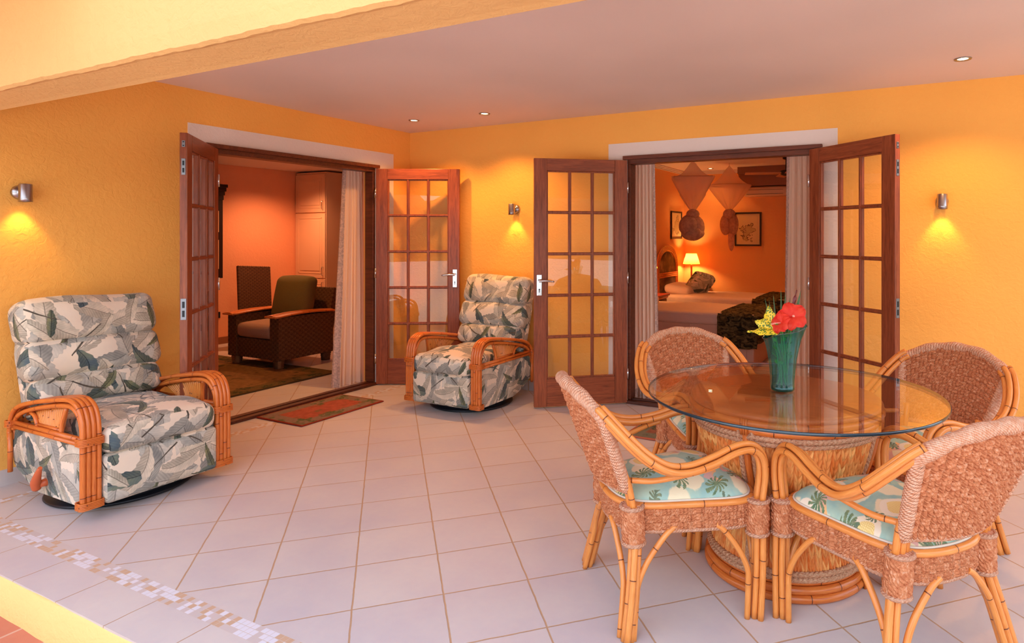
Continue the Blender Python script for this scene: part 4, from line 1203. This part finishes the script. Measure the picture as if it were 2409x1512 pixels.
# ------------------------------------------------------------------ door mats, rugs
def rug(name, label, pos, rotz, sx, sy, mat, th=.010, grp=None, cat='rug'):
    m = MB(); v, f = rbox(sx*2, sy*2, th, th*.45, 2, 14)
    m.add([(p[0], p[1], p[2]+th/2+.001+.0015*math.sin(p[0]*9)*math.sin(p[1]*7)*(p[2] > 0)) for p in v], f)
    o = m.build(name, mat, None, pos, rotz); tag(o, label, cat, grp); return o
M['mat'] = m_rug('door_mat_pile', (178, 92, 68), (146, 118, 96), (92, 98, 62), (140, 52, 32), .255, .40, .11)
rug('door_mat', 'red and green bordered mat outside the living room doorway', (.300, -1.300, 0), 0, .255, .40, M['mat'], grp=None, cat='mat')
M['mat2'] = m_rug('door_mat_pile_b', (150, 96, 76), (120, 118, 100), (62, 88, 66), (178, 96, 72), .42, .265, .12)
rug('door_mat', 'green patterned mat before the bedroom doorway, half under a rattan chair', (3.16, -.575, 0), 0, .42, .265, M['mat2'], cat='mat')
M['rugl'] = m_rug('living_rug_pile', (142, 104, 62), (112, 88, 50), (58, 62, 34), (70, 54, 30), 1.02, .62, .18)
rug('area_rug', 'olive patterned rug under the dark wicker armchair', (-1.76, -.86, 0), 0, 1.03, .62, M['rugl'])

# ------------------------------------------------------------------ curtains
def curtain(label, p0, p1, zt, zb, bot0, bot1, trim, folds=7, amp=.035, grp='cream curtains at the doorways'):
    """p0->p1 along the rail at the top, bot0->bot1 at the hem; trim: 0 = edge band at p0 side, 1 = at p1 side"""
    t = thing('curtain', label, 'curtain', (0, 0, 0), 0, grp)
    nu, nv = folds*14, 26
    p0, p1, bot0, bot1 = map(np.array, (p0, p1, bot0, bot1)); d = (p1-p0)/np.linalg.norm(p1-p0); nrm = np.array([-d[1], d[0]])
    def pt(u, v):
        a = p0+(p1-p0)*u; b = bot0+(bot1-bot0)*u
        k = v**1.15; q = a+(b-a)*k
        ph = u*folds*2*PI; A = amp*(.45+.65*v)
        w_ = math.sin(ph+.5*math.sin(v*3+u*5))+.35*math.sin(ph*.53+v*2.)
        q = q+nrm*A*w_*.8+d*(.10*A)*math.cos(ph*2)
        return (q[0], q[1], zt+(zb-zt)*v)
    us = np.linspace(0, 1, nu); band = .11
    main = [u for u in us if (u >= band if trim == 0 else u <= 1-band)]; edge = [u for u in us if (u <= band+1.5/nu if trim == 0 else u >= 1-band-1.5/nu)]
    vs = np.linspace(0, 1, nv)
    for nm, U, mat in (('drape', main, M['curtain']), ('edge_band', edge, M['curtain_trim'])):
        P = np.array([[pt(u, v) for u in U] for v in vs]); m = MB(); m.grid(P, None); m.build(nm, mat, t)
    hv = np.linspace(.965, 1.004, 3)
    P = np.array([[np.array(pt(u, v))+np.array([*(-nrm*.004 if nrm[1] > 0 or nrm[0] > 0 else nrm*.004), 0]) for u in us] for v in hv]); m = MB(); m.grid(P, None); m.build('hem_band', M['curtain_trim'], t)
    m = MB(); m.tube([(p0[0], p0[1], zt+.005), (p1[0], p1[1], zt+.005)], .008, 8); m.build('rail', M['steel'], t)
    return t
curtain('cream curtain gathered at the right of the living room doorway', (-.20, -.66), (-.20, -.44), 2.05, .012, (-.20, -.775), (-.20, -.41), 0, 6, .035)
curtain('cream curtain gathered at the left of the bedroom doorway', (2.37, .20), (2.565, .20), 2.05, .012, (2.37, .20), (2.60, .20), 1, 6, .035)
curtain('cream curtain gathered at the right of the bedroom doorway', (3.665, .20), (3.90, .20), 2.05, .012, (3.63, .20), (3.90, .20), 0, 6, .035)

# ------------------------------------------------------------------ living room furniture
def wbox(m, a, b, cs=.035, mi=0):
    """box faces woven in relief"""
    a = np.array(a); b = np.array(b)
    for ax_ in range(3):
        u_, v_ = [i for i in range(3) if i != ax_]
        Lu, Lv = b[u_]-a[u_], b[v_]-a[v_]; cu, cv = max(1, round(Lu/cs)), max(1, round(Lv/(cs*.7)))
        for sgn in (0, 1):
            def fn(U, V):
                P = np.zeros(U.shape+(3,)); P[..., u_] = a[u_]+Lu*U; P[..., v_] = a[v_]+Lv*V; P[..., ax_] = (a, b)[sgn][ax_]; return P
            hgrid(m, fn, cu*3+1, cv*3+1, cu, cv, .006, flip=((sgn == 0) == (ax_ != 1)), mi=mi)
t = thing('wicker_armchair', 'dark wicker armchair with olive back cushion on the olive rug', 'armchair', (-1.76, -.13, .0))
# front faces -y ; width along x
m = MB(); wbox(m, (-.325, -.33, .10), (.325, .33, .30)); m.build('wicker_base', M['wick_dark'], t)
for s, nm in ((-1, 'arm'), (1, 'arm')):
    m = MB(); x0, x1 = (s*.345-.07, s*.345+.07); wbox(m, (min(x0, x1), -.345, .10), (max(x0, x1), .34, .545)); a_ = m.build('wicker_arm', M['wick_dark'], t)
    m = MB(); P = np.array([[(s*.345+u*.085, y, .560+.022*math.sin(PI*(y+.38)/.78)+.010*(1-u*u)) for u in np.linspace(-1, 1, 7)] for y in np.linspace(-.39, .37, 16)]); m.grid(P, None)
    P = np.array([[(s*.345+u*.085, y, .545+.022*math.sin(PI*(y+.38)/.78)) for u in np.linspace(-1, 1, 2)] for y in np.linspace(-.39, .37, 16)]); m.grid(P, None, flip=True)
    for u in (-1, 1): m.tube([(s*.345+u*.085, y, .553+.022*math.sin(PI*(y+.38)/.78)) for y in np.linspace(-.39, .37, 16)], .010, 8)
    for y in (-.39, .37): m.tube([(s*.345-.085, y, .553+.022*math.sin(PI*(y+.38)/.78)), (s*.345+.085, y, .553+.022*math.sin(PI*(y+.38)/.78))], .010, 8)
    m.build('arm_cap', M['cane_dark'], a_)
m = MB(); wbox(m, (-.33, 0, 0), (.33, .09, .62)); m.xf(Matrix.Translation((0, .29, .20)) @ Matrix.Rotation(math.radians(-13), 4, 'X')); m.build('wicker_back', M['wick_dark'], t)
v, f = puff(.56, .60, .15, .05, None, 4, 10, (.0, .012, .022)); m = MB(); m.add([(p[0], p[1]-.05, p[2]+.385) for p in v], f); m.build('seat_cushion', M['taupe'], t)
v, f = puff(.55, .16, .47, .06, lambda x, y, z: (x*(1-.05*z), y+.10*z*0-z*-.20, z), 4, 10, (.0, .035, .015)); m = MB(); m.add([(p[0], p[1]+.16, p[2]+.70) for p in v], f); m.build('back_cushion', M['olive'], t)
for x in (-.34, .34):
    for y in (-.29, .30):
        m = MB(); m.lathe([(.045, 0), (.050, .012), (.046, .018), (.052, .032), (.048, .038), (.055, .054), (.050, .060), (.058, .078), (.055, .10)], 16, (x, y)); m.build('foot', M['wick_dark'], t)
        
t = thing('wicker_dining_chair', 'dark woven high-backed chair behind the wicker armchair', 'chair', (-2.72, .375, 0), math.radians(90))
m = MB(); wbox(m, (-.22, 0, 0), (.22, .03, .56), .03); m.xf(Matrix.Translation((0, .20, .46)) @ Matrix.Rotation(math.radians(-9), 4, 'X') @ Matrix.Rotation(math.radians(4), 4, 'Y')); m.build('backrest', M['wick_dark'], t)
m = MB(); wbox(m, (-.22, -.22, .40), (.22, .22, .47), .03); m.build('seat', M['wick_dark'], t)
for x in (-.19, .19):
    for y in (-.19, .19):
        m = MB(); m.bbox((x-.02, y-.02, 0), (x+.02, y+.02, .42), .003); m.build('leg', M['dark_wood'], t)
# tall kitchen cupboard
t = thing('tall_cupboard', 'tall cream cupboard with panelled doors in the far room corner', 'cupboard', (-3.5, 1.385, 0))
m = MB(); m.bbox((.01, .02, .10), (.625, .60, 2.29), .003).bbox((.005, .012, 2.285), (.635, .61, 2.305), .002); m.box((.01, .05, 0), (.62, .6, .10)); m.build('carcass', M['cabinet'], t)
for (z0, z1) in ((1.735, 2.275), (.805, 1.72), (.11, .79)):
    m = MB(); m.bbox((.014, .0, z0), (.621, .020, z1), .003); 
    for (a, b) in (((.075, -.004, z0+.06), (.56, .002, z0+.075)), ((.075, -.004, z1-.075), (.56, .002, z1-.06)), ((.075, -.004, z0+.06), (.09, .002, z1-.06)), ((.545, -.004, z0+.06), (.56, .002, z1-.06))): m.bbox(a, b, .002)
    m.bbox((.115, -.006, z0+.10), (.52, .002, z1-.10), .004)
    d_ = m.build('cupboard_door', M['cabinet'], t)
    zc = z0+.10 if z0 > .5 else z1-.10
    m = MB(); m.tube([(.585, -.002, zc-.055), (.585, -.026, zc-.05), (.585, -.026, zc+.05), (.585, -.002, zc+.055)], .005, 8, res=3); m.build('handle', M['chrome'], d_)
t = thing('kitchen_counter', 'kitchen counter with red wooden top beside the tall cupboard', 'counter', (-3.49, 2.0, 0))
m = MB(); m.bbox((.01, .0, .10), (.58, .98, .84), .003); m.build('carcass', M['cabinet'], t)
m = MB(); m.bbox((.0, -.01, .84), (.64, .99, .88), .005); m.build('worktop', M['counter'], t)
m = MB(); m.bbox((.02, .01, 0), (.55, .97, .10), .002); m.build('plinth', M['plinth'], t)
m = MB(); m.bbox((.58, .02, .12), (.60, .30, .82), .002); m.bbox((.58, .32, .12), (.60, .96, .82), .002); m.build('cupboard_door', M['cabinet'], t)
t = thing('wall_rack', 'dark carved wooden rack hanging on the living room wall', 'wall rack', (-3.5, .0, 0))
m = MB(); m.bbox((.0, -.30, .86), (.10, .255, 1.88), .004); 
m.bbox((.0, -.31, 1.86), (.108, .262, 1.92), .004).bbox((.0, -.32, 1.92), (.118, .272, 1.97), .004).bbox((.0, -.33, 1.97), (.130, .284, 2.02), .004).bbox((.0, -.34, 2.02), (.142, .296, 2.06), .004)
m.build('frame', M['frame_dark'], t)
m = MB(); m.box((.09, -.26, .98), (.104, .20, 1.35)); m.box((.09, -.26, 1.45), (.104, .20, 1.72)); m.build('mirror_pane', M['cabinet'], t)
o = MB().bbox((-3.499, .20, .34), (-3.49, .28, .42), .003).build('wall_socket', M['black']); tag(o, 'small dark socket low on the living room wall', 'socket')

# ------------------------------------------------------------------ bedroom
def bed(label, y0, y1, xf_, grp='twin beds in the bedroom'):
    t = thing('single_bed', label, 'bed', (1.2, y0, 0), 0, grp); L = xf_-1.2-.06; W = y1-y0
    m = MB(); v, f = rbox(L-.02, W-.02, .44, .012, 2, 12); m.add([(p[0]+.06+L/2, p[1]+W/2, p[2]+.222) for p in v], f)
    for k in (.22, .6, .95): m.bbox((.06+L*k-.004, -.001, .02), (.06+L*k+.004, .006, .44), .001)
    m.build('bed_base', M['skirt'], t)
    v, f = puff(L+.03, W+.03, .13, .04, lambda x, y, z: (x, y, z+.004*math.sin(x*6+1)*math.sin(y*5)+(.003*math.sin(x*2.2+y*3))), 4, 16, (0, 0, .012)); m = MB(); m.add([(p[0]+.06+L/2, p[1]+W/2, p[2]+.505) for p in v], f); m.build('mattress', M['sheet'], t)
    v, f = puff(.38, .62, .12, .05, lambda x, y, z: (x, y, z+.25*x*-.5), 4, 8, (0, 0, .03)); m = MB(); m.add([(p[0]+.30, p[1]+W/2, p[2]+.625) for p in v], f); m.build('pillow', M['sheet'], t)
    # arched cane headboard
    m = MB(); hb = .055
    n_ = 22; a = np.linspace(0, PI, n_)
    def arch(k): return [(hb, W/2-(W/2-k)*math.cos(q), .92+(.36-k)*math.sin(q)**.9) for q in a]
    for k in (.02, .045, .07, .095): m.tube([(hb, k, .3)]+arch(k)+[(hb, W-k, .3)], .012, 7)
    for z in (.80, .825, .85): m.tube([(hb+.004, .06, z), (hb+.004, W-.06, z)], .012, 7)
    m.build('headboard_cane', M['cane_dark'], t)
    m = MB(); nv = 12
    P = np.array([[(hb, .10+(W-.2)*u, .35+(.92+(.25)*math.sin(PI*(.06+.88*u))**.8-.35)*v) for u in np.linspace(0, 1, 20)] for v in np.linspace(0, 1, nv)]); m.grid(P, None); P = P.copy(); P[..., 0] -= .02; m.grid(P, None)
    m.build('headboard_panel', M['wick_dark'], t)
    return t
bed('single bed nearest the bedroom doorway', 1.80, 2.74, 3.05)
bed('single bed farther back, under the round bed net', 3.55, 4.45, 3.05)
def throw(label, x0, x1, y0, y1, drop_y, drop_x, seed):
    """fur throw folded over the foot of a bed : over the near side and over the foot end"""
    nu, nv = 60, 90; P = np.zeros((nv, nu, 3)); rs = np.random.RandomState(seed); ph = rs.rand(12)*6.28
    zt = .575; R = .05
    for j in range(nv):
        for i in range(nu):
            u = i/(nu-1.); v = j/(nv-1.)
            # x goes from x0 over the foot, then hangs
            sx = (x1-x0+drop_x)*u; sy = -drop_y+(y1-y0+drop_y)*v
            x = x0+min(sx, x1-x0+.02); z = zt
            over = max(0, sx-(x1-x0)); z -= over; 
            y = y0+max(sy, -.035); oy = max(0, -sy)
            z -= oy if over == 0 else oy*.3
            if over > 0 and oy > 0: z = zt-max(over, oy)-.2*min(over, oy)
            if over == 0 and oy == 0: z -= .03*math.exp(-abs(sy)/.05)+.02*math.exp(-(x1-x0-sx)/.05)
            e_ = min(1, sx/.05)
            fz = .0045*math.sin(z*120+x*9+ph[0]+2*math.sin(x*14))+.003*math.sin(x*90+ph[2]+z*35)*math.sin(y*64+z*70+ph[3])
            nx_, ny_, nz_ = (0, 0, 1)
            if oy > 0: nx_, ny_, nz_ = (0, -1, 0)
            elif over > 0: nx_, ny_, nz_ = (1, 0, 0)
            b = .022*e_+fz
            z = max(z, .2+.03*math.sin(x*20+y*9))
            P[j, i] = (x+nx_*b, y+ny_*b, z+nz_*b)
    m = MB(); m.grid(P, None)
    o = m.build('fur_throw', M['fur']); tag(o, label, 'throw', 'dark fur throws over the bed ends'); return o
throw('dark fur throw over the foot of the bed nearest the doorway', 2.66, 3.07, 1.79, 2.70, .36, .30, 3)
throw('dark fur throw over the foot of the farther bed', 2.62, 3.07, 3.54, 4.42, .14, .30, 5)
# patterned cushion leaning on the far bed
v, f = puff(.36, .12, .36, .04, None, 4, 10, (-.02, .045, -.02))
m = MB(); m.add(v, f); o = m.build('scatter_cushion', M['leaf'], None, (1.74, 4.02, .70)); o.rotation_euler = (math.radians(38), math.radians(14), math.radians(58)); tag(o, 'leaf-print cushion leaning on the pillow of the farther bed', 'cushion')
m = MB(); m.add(v, f); o = m.build('scatter_cushion', M['leaf'], None, (1.52, 2.26, .70)); o.rotation_euler = (math.radians(28), math.radians(8), math.radians(70)); tag(o, 'cushion on the nearer bed, mostly hidden by the left curtain', 'cushion')

def nightstand(label, x, y, w_, d_):
    t = thing('bedside_table', label, 'bedside table', (x, y, 0), 0, None)
    m = MB(); m.bbox((-.005, -.02, .585), (d_+.02, w_+.02, .61), .005); m.build('top', M['counter'], t)
    m = MB(); m.bbox((.0, .0, .05), (d_-.02, w_, .54), .004); m.build('wicker_body', M['wick_dark'], t)
    m = MB()
    for k, z in enumerate((.555, .572)): 
        o_ = .004+.008*k; m.tube([(d_-.02+o_, -o_, z), (d_-.02+o_, w_+o_, z)], .010, 8); m.tube([(0, -o_, z), (d_-.02+o_, -o_, z)], .010, 8)
    m.build('cane_edging', M['cane_dark'], t)
    for xx in (.02, d_-.04):
        for yy in (.02, w_-.02):
            m = MB(); m.lathe([(.018, 0), (.02, .055)], 10, (xx, yy)); m.build('foot', M['dark_wood'], t)
    return t
nightstand('small bedside table with red top between the two beds', 1.205, 2.90, .46, .30)
nightstand('small bedside table with red top in the bedroom corner under the lamp', 1.205, 4.50, .37, .42)
def lamp(label, x, y, z, power):
    t = thing('table_lamp', label, 'lamp', (x, y, z), 0, 'pleated bedside lamps')
    m = MB(); m.lathe([(.055, 0), (.060, .006), (.055, .016), (.022, .024), (.014, .034), (.014, .30), (.018, .31), (.012, .335), (.012, .36)], 20); m.build('cane_stem', M['brass'], t)
    m = MB(); n_ = 96
    P = np.array([[((r*(1+.035*(1 if j % 2 else -1)))*math.cos(2*PI*j/n_), (r*(1+.035*(1 if j % 2 else -1)))*math.sin(2*PI*j/n_), zz) for j in range(n_)] for r, zz in ((.128, .355), (.118, .39), (.095, .46), (.078, .515))]); m.grid(P, None, closed_u=True, smooth=False)
    m.build('pleated_shade', M['shade'], t)
    point('light', (0, 0, .43), power, (1., .56, .20), .03, t)
    return t
lamp('lit pleated table lamp in the bedroom corner', 1.405, 4.66, .61, 10)
lamp('lit pleated lamp between the beds, almost hidden by the left curtain', 1.30, 3.12, .61, 9)
def picture(name, label, a, b, zc, w_, h_, axis, mat, grp='framed maps on the bedroom walls'):
    t = thing(name, label, 'picture', (a, b, zc), PI/2 if axis == 'x' else 0, grp)
    # local: x across, -y towards the room
    m = MB(); q = .024
    m.bbox((-w_/2, -.022, -h_/2), (-w_/2+q, 0, h_/2), .003).bbox((w_/2-q, -.022, -h_/2), (w_/2, 0, h_/2), .003).bbox((-w_/2+q, -.022, h_/2-q), (w_/2-q, 0, h_/2), .003).bbox((-w_/2+q, -.022, -h_/2), (w_/2-q, 0, -h_/2+q), .003)
    m.build('frame', M['frame_dark'], t)
    m = MB().box((-w_/2+q, -.010, -h_/2+q), (w_/2-q, -.004, h_/2-q)); m.build('mount', m_plain('picture_mount', (226, 196, 150), .6), t)
    m = MB().box((-w_/2+.06, -.0115, -h_/2+.055), (w_/2-.06, -.0095, h_/2-.055)); m.build('map_print', mat, t)
    return t
picture('framed_map', 'narrow framed map on the bedroom side wall, left of the square bed net', 1.201, 4.51, 1.57, .48, .43, 'x', m_picture('map_print_a', 3., (1.6, .30, .0)))
picture('framed_map', 'framed map on the far bedroom wall, right of the round bed net', 2.235, 4.899, 1.505, .41, .52, 'y', m_picture('map_print_b', 8., (1.8, .34, .05)))
o = MB().bbox((1.20, 4.30, .70), (1.215, 4.44, .79), .004).build('wall_socket', M['cabinet']); tag(o, 'double wall socket behind the leaf-print cushion', 'socket')
# bed nets
def net(label, x, y, zt, zr, hw, square, zk, blob, seed, sq_rot=0.):
    t = thing('mosquito_net', label, 'bed net', (x, y, 0), sq_rot, 'knotted bed nets hanging from the bedroom ceiling'); rs = np.random.RandomState(seed)
    n_ = 72
    def rad(a, r):
        if square:
            c = max(abs(math.cos(a)), abs(math.sin(a))); return r/c*.93
        return r
    m = MB(); rows = []
    for k in range(9):
        q = k/8.; r = hw*(q*.85+.15*q**.4)*(1 if k else .02); z = zt+(zr-zt)*(q**1.0)-.05*math.sin(PI*q)
        rows.append([(rad(2*PI*j/n_, r)*math.cos(2*PI*j/n_), rad(2*PI*j/n_, r)*math.sin(2*PI*j/n_), z) for j in range(n_)])
    m.grid(np.array(rows), None, closed_u=True); m.build('canopy', M['net'], t)
    m = MB(); rows = []
    for k in range(16):
        q = k/15.; fr = .012+.10*q
        r = hw*(1-q)**.95+.030
        z = zr+(zk-zr)*q
        rows.append([((rad(2*PI*j/n_, r) if q < .5 else r)*(1+fr*math.sin(j*2*PI*12/n_+seed))*math.cos(2*PI*j/n_), (rad(2*PI*j/n_, r) if q < .5 else r)*(1+fr*math.sin(j*2*PI*12/n_+seed))*math.sin(2*PI*j/n_), z) for j in range(n_)])
    m.grid(np.array(rows), None, closed_u=True); m.build('gathered_skirt', M['net'], t)
    m = MB(); ring = [(rad(a, hw)*math.cos(a), rad(a, hw)*math.sin(a), zr) for a in np.linspace(0, 2*PI, 73)[:-1]]
    m.tube(ring, .006, 6, closed=True); m.build('hoop', m_plain('net_hoop', (170, 100, 74), .6), t)
    m = MB()
    for (bx, by, bz, rx, ry, rz_) in blob:
        P = np.array([[(bx+rx*math.sin(PI*v)*math.cos(2*PI*u)*(1+.06*math.sin(u*44+v*5)), by+ry*math.sin(PI*v)*math.sin(2*PI*u)*(1+.06*math.sin(u*31)), bz+rz_*math.cos(PI*v)*(1+.04*math.sin(u*25))) for u in np.linspace(0, 1, 41)[:-1]] for v in np.linspace(.01, .99, 22)])
        m.grid(P, None, closed_u=True)
    m.build('knotted_bundle', M['net_d'], t)
    m = MB(); m.tube([(0, 0, zt-.01), (0, 0, 2.43)], .003, 6); m.tube([(0, 0, 2.37), (.010, 0, 2.385), (0, 0, 2.40), (-.010, 0, 2.385), (0, 0, 2.372)], .002, 6); m.build('cord', M['net_d'], t)
    return t
net('square bed net knotted up above the nearer bed', 2.215, 2.28, 2.285, 2.080, .235, True, 1.70, [(0, 0, 1.655, .075, .075, .06), (-.045, -.01, 1.52, .115, .10, .125), (.05, .02, 1.50, .085, .09, .13), (0, 0, 1.43, .13, .10, .085)], 1, math.radians(20))
net('round bed net knotted up above the farther bed, a tail hanging down', 2.185, 4.00, 2.40, 2.115, .285, False, 1.76, [(0, 0, 1.71, .085, .08, .075), (-.055, 0, 1.56, .075, .08, .145), (.055, .0, 1.56, .075, .06, .15), (.03, 0, 1.36, .045, .03, .17)], 2)
# air conditioner and ceiling fan
t = thing('air_conditioner', 'long wall air conditioner below the dark bulkhead', 'air conditioner', (2.60, 4.9, 2.07))
m = MB(); v, f = rbox(.78, .19, .145, .03, 3, 4); m.add([(p[0], p[1]-.095, p[2]) for p in v], f); m.build('casing', M['cabinet'], t)
m = MB(); m.bbox((-.34, -.193, -.045), (.20, -.188, -.040), .001).bbox((-.34, -.193, .02), (.20, -.188, .024), .001).bbox((.28, -.193, .0), (.31, -.188, .01), .001); m.build('louvre', M['black'], t)
t = thing('ceiling_fan', 'ceiling fan whose pale blades show beside the right curtain', 'fan', (3.05, 3.60, 2.43))
m = MB(); m.lathe([(.05, 0), (.05, -.03), (.015, -.04), (.015, -.17), (.075, -.18), (.085, -.20), (.075, -.235), (.03, -.25), (0, -.25)], 24); m.build('motor', M['frame_dark'], t)
for k in range(4):
    a = math.radians(19.6+90*k); m = MB(); v, f = rbox(.46, .11, .010, .004, 1, 6)
    m.add([(p[0]+.30, p[1]*(1-.35*abs(p[0])/.25*(p[0] < 0)), p[2]+p[1]*.14) for p in v], f); m.xf(Matrix.Rotation(a, 4, 'Z') @ Matrix.Translation((0, 0, -.215))); m.build('blade', m_plain('fan_blade', (206, 140, 96), .5) if k == 0 else bpy.data.materials['fan_blade'], t)
# warm room light out of view
spot('light_bedroom', (3.4, 2.6, 2.40), 60, (1., .42, .13), math.radians(140), .8, (0, 0, 0), .06)
spot('light_living', (-2.75, .75, 2.31), 75, (1., .42, .20), math.radians(140), .8, (0, 0, 0), .06)

# ------------------------------------------------------------------ daylight
sc = bpy.context.scene
w = bpy.data.worlds.new('sky'); sc.world = w; w.use_nodes = True
nt = w.node_tree; nt.nodes.clear()
wo = nt.nodes.new('ShaderNodeOutputWorld'); bg = nt.nodes.new('ShaderNodeBackground')
tc = nt.nodes.new('ShaderNodeTexCoord'); sx = nt.nodes.new('ShaderNodeSeparateXYZ'); mr_ = nt.nodes.new('ShaderNodeMapRange'); cr = nt.nodes.new('ShaderNodeValToRGB')
mr_.inputs['From Min'].default_value = -1.; mr_.inputs['From Max'].default_value = 1.
nt.links.new(tc.outputs['Generated'], sx.inputs[0]); nt.links.new(sx.outputs[2], mr_.inputs[0]); nt.links.new(mr_.outputs[0], cr.inputs[0]); nt.links.new(cr.outputs[0], bg.inputs[0]); nt.links.new(bg.outputs[0], wo.inputs[0])
e = cr.color_ramp.elements
e[0].position = .49; e[0].color = (.16, .17, .13, 1); e[1].position = .505; e[1].color = (.95, .96, 1., 1)
e2 = e.new(.85); e2.color = (.58, .72, 1., 1)
bg.inputs[1].default_value = 1.95
sl = bpy.data.lights.new('sun', 'SUN'); sl.energy = 5.; sl.angle = .01; sl.color = (1., .93, .82)
so = bpy.data.objects.new('sun', sl); COL.objects.link(so); so.rotation_euler = (math.radians(-32), math.radians(12), 0)
sc.view_settings.view_transform = 'Standard'; sc.view_settings.look = 'None'; sc.view_settings.gamma = 1; sc.view_settings.use_curve_mapping = False
sc.view_settings.exposure = 0.70
sc.cycles.use_denoising = True
sc.cycles.max_bounces = 7; sc.cycles.diffuse_bounces = 5; sc.cycles.glossy_bounces = 3; sc.cycles.transparent_max_bounces = 20
sc.cycles.use_adaptive_sampling = True; sc.cycles.adaptive_threshold = 0.08
sc.cycles.caustics_reflective = False; sc.cycles.caustics_refractive = False
sc.cycles.sample_clamp_indirect = 6
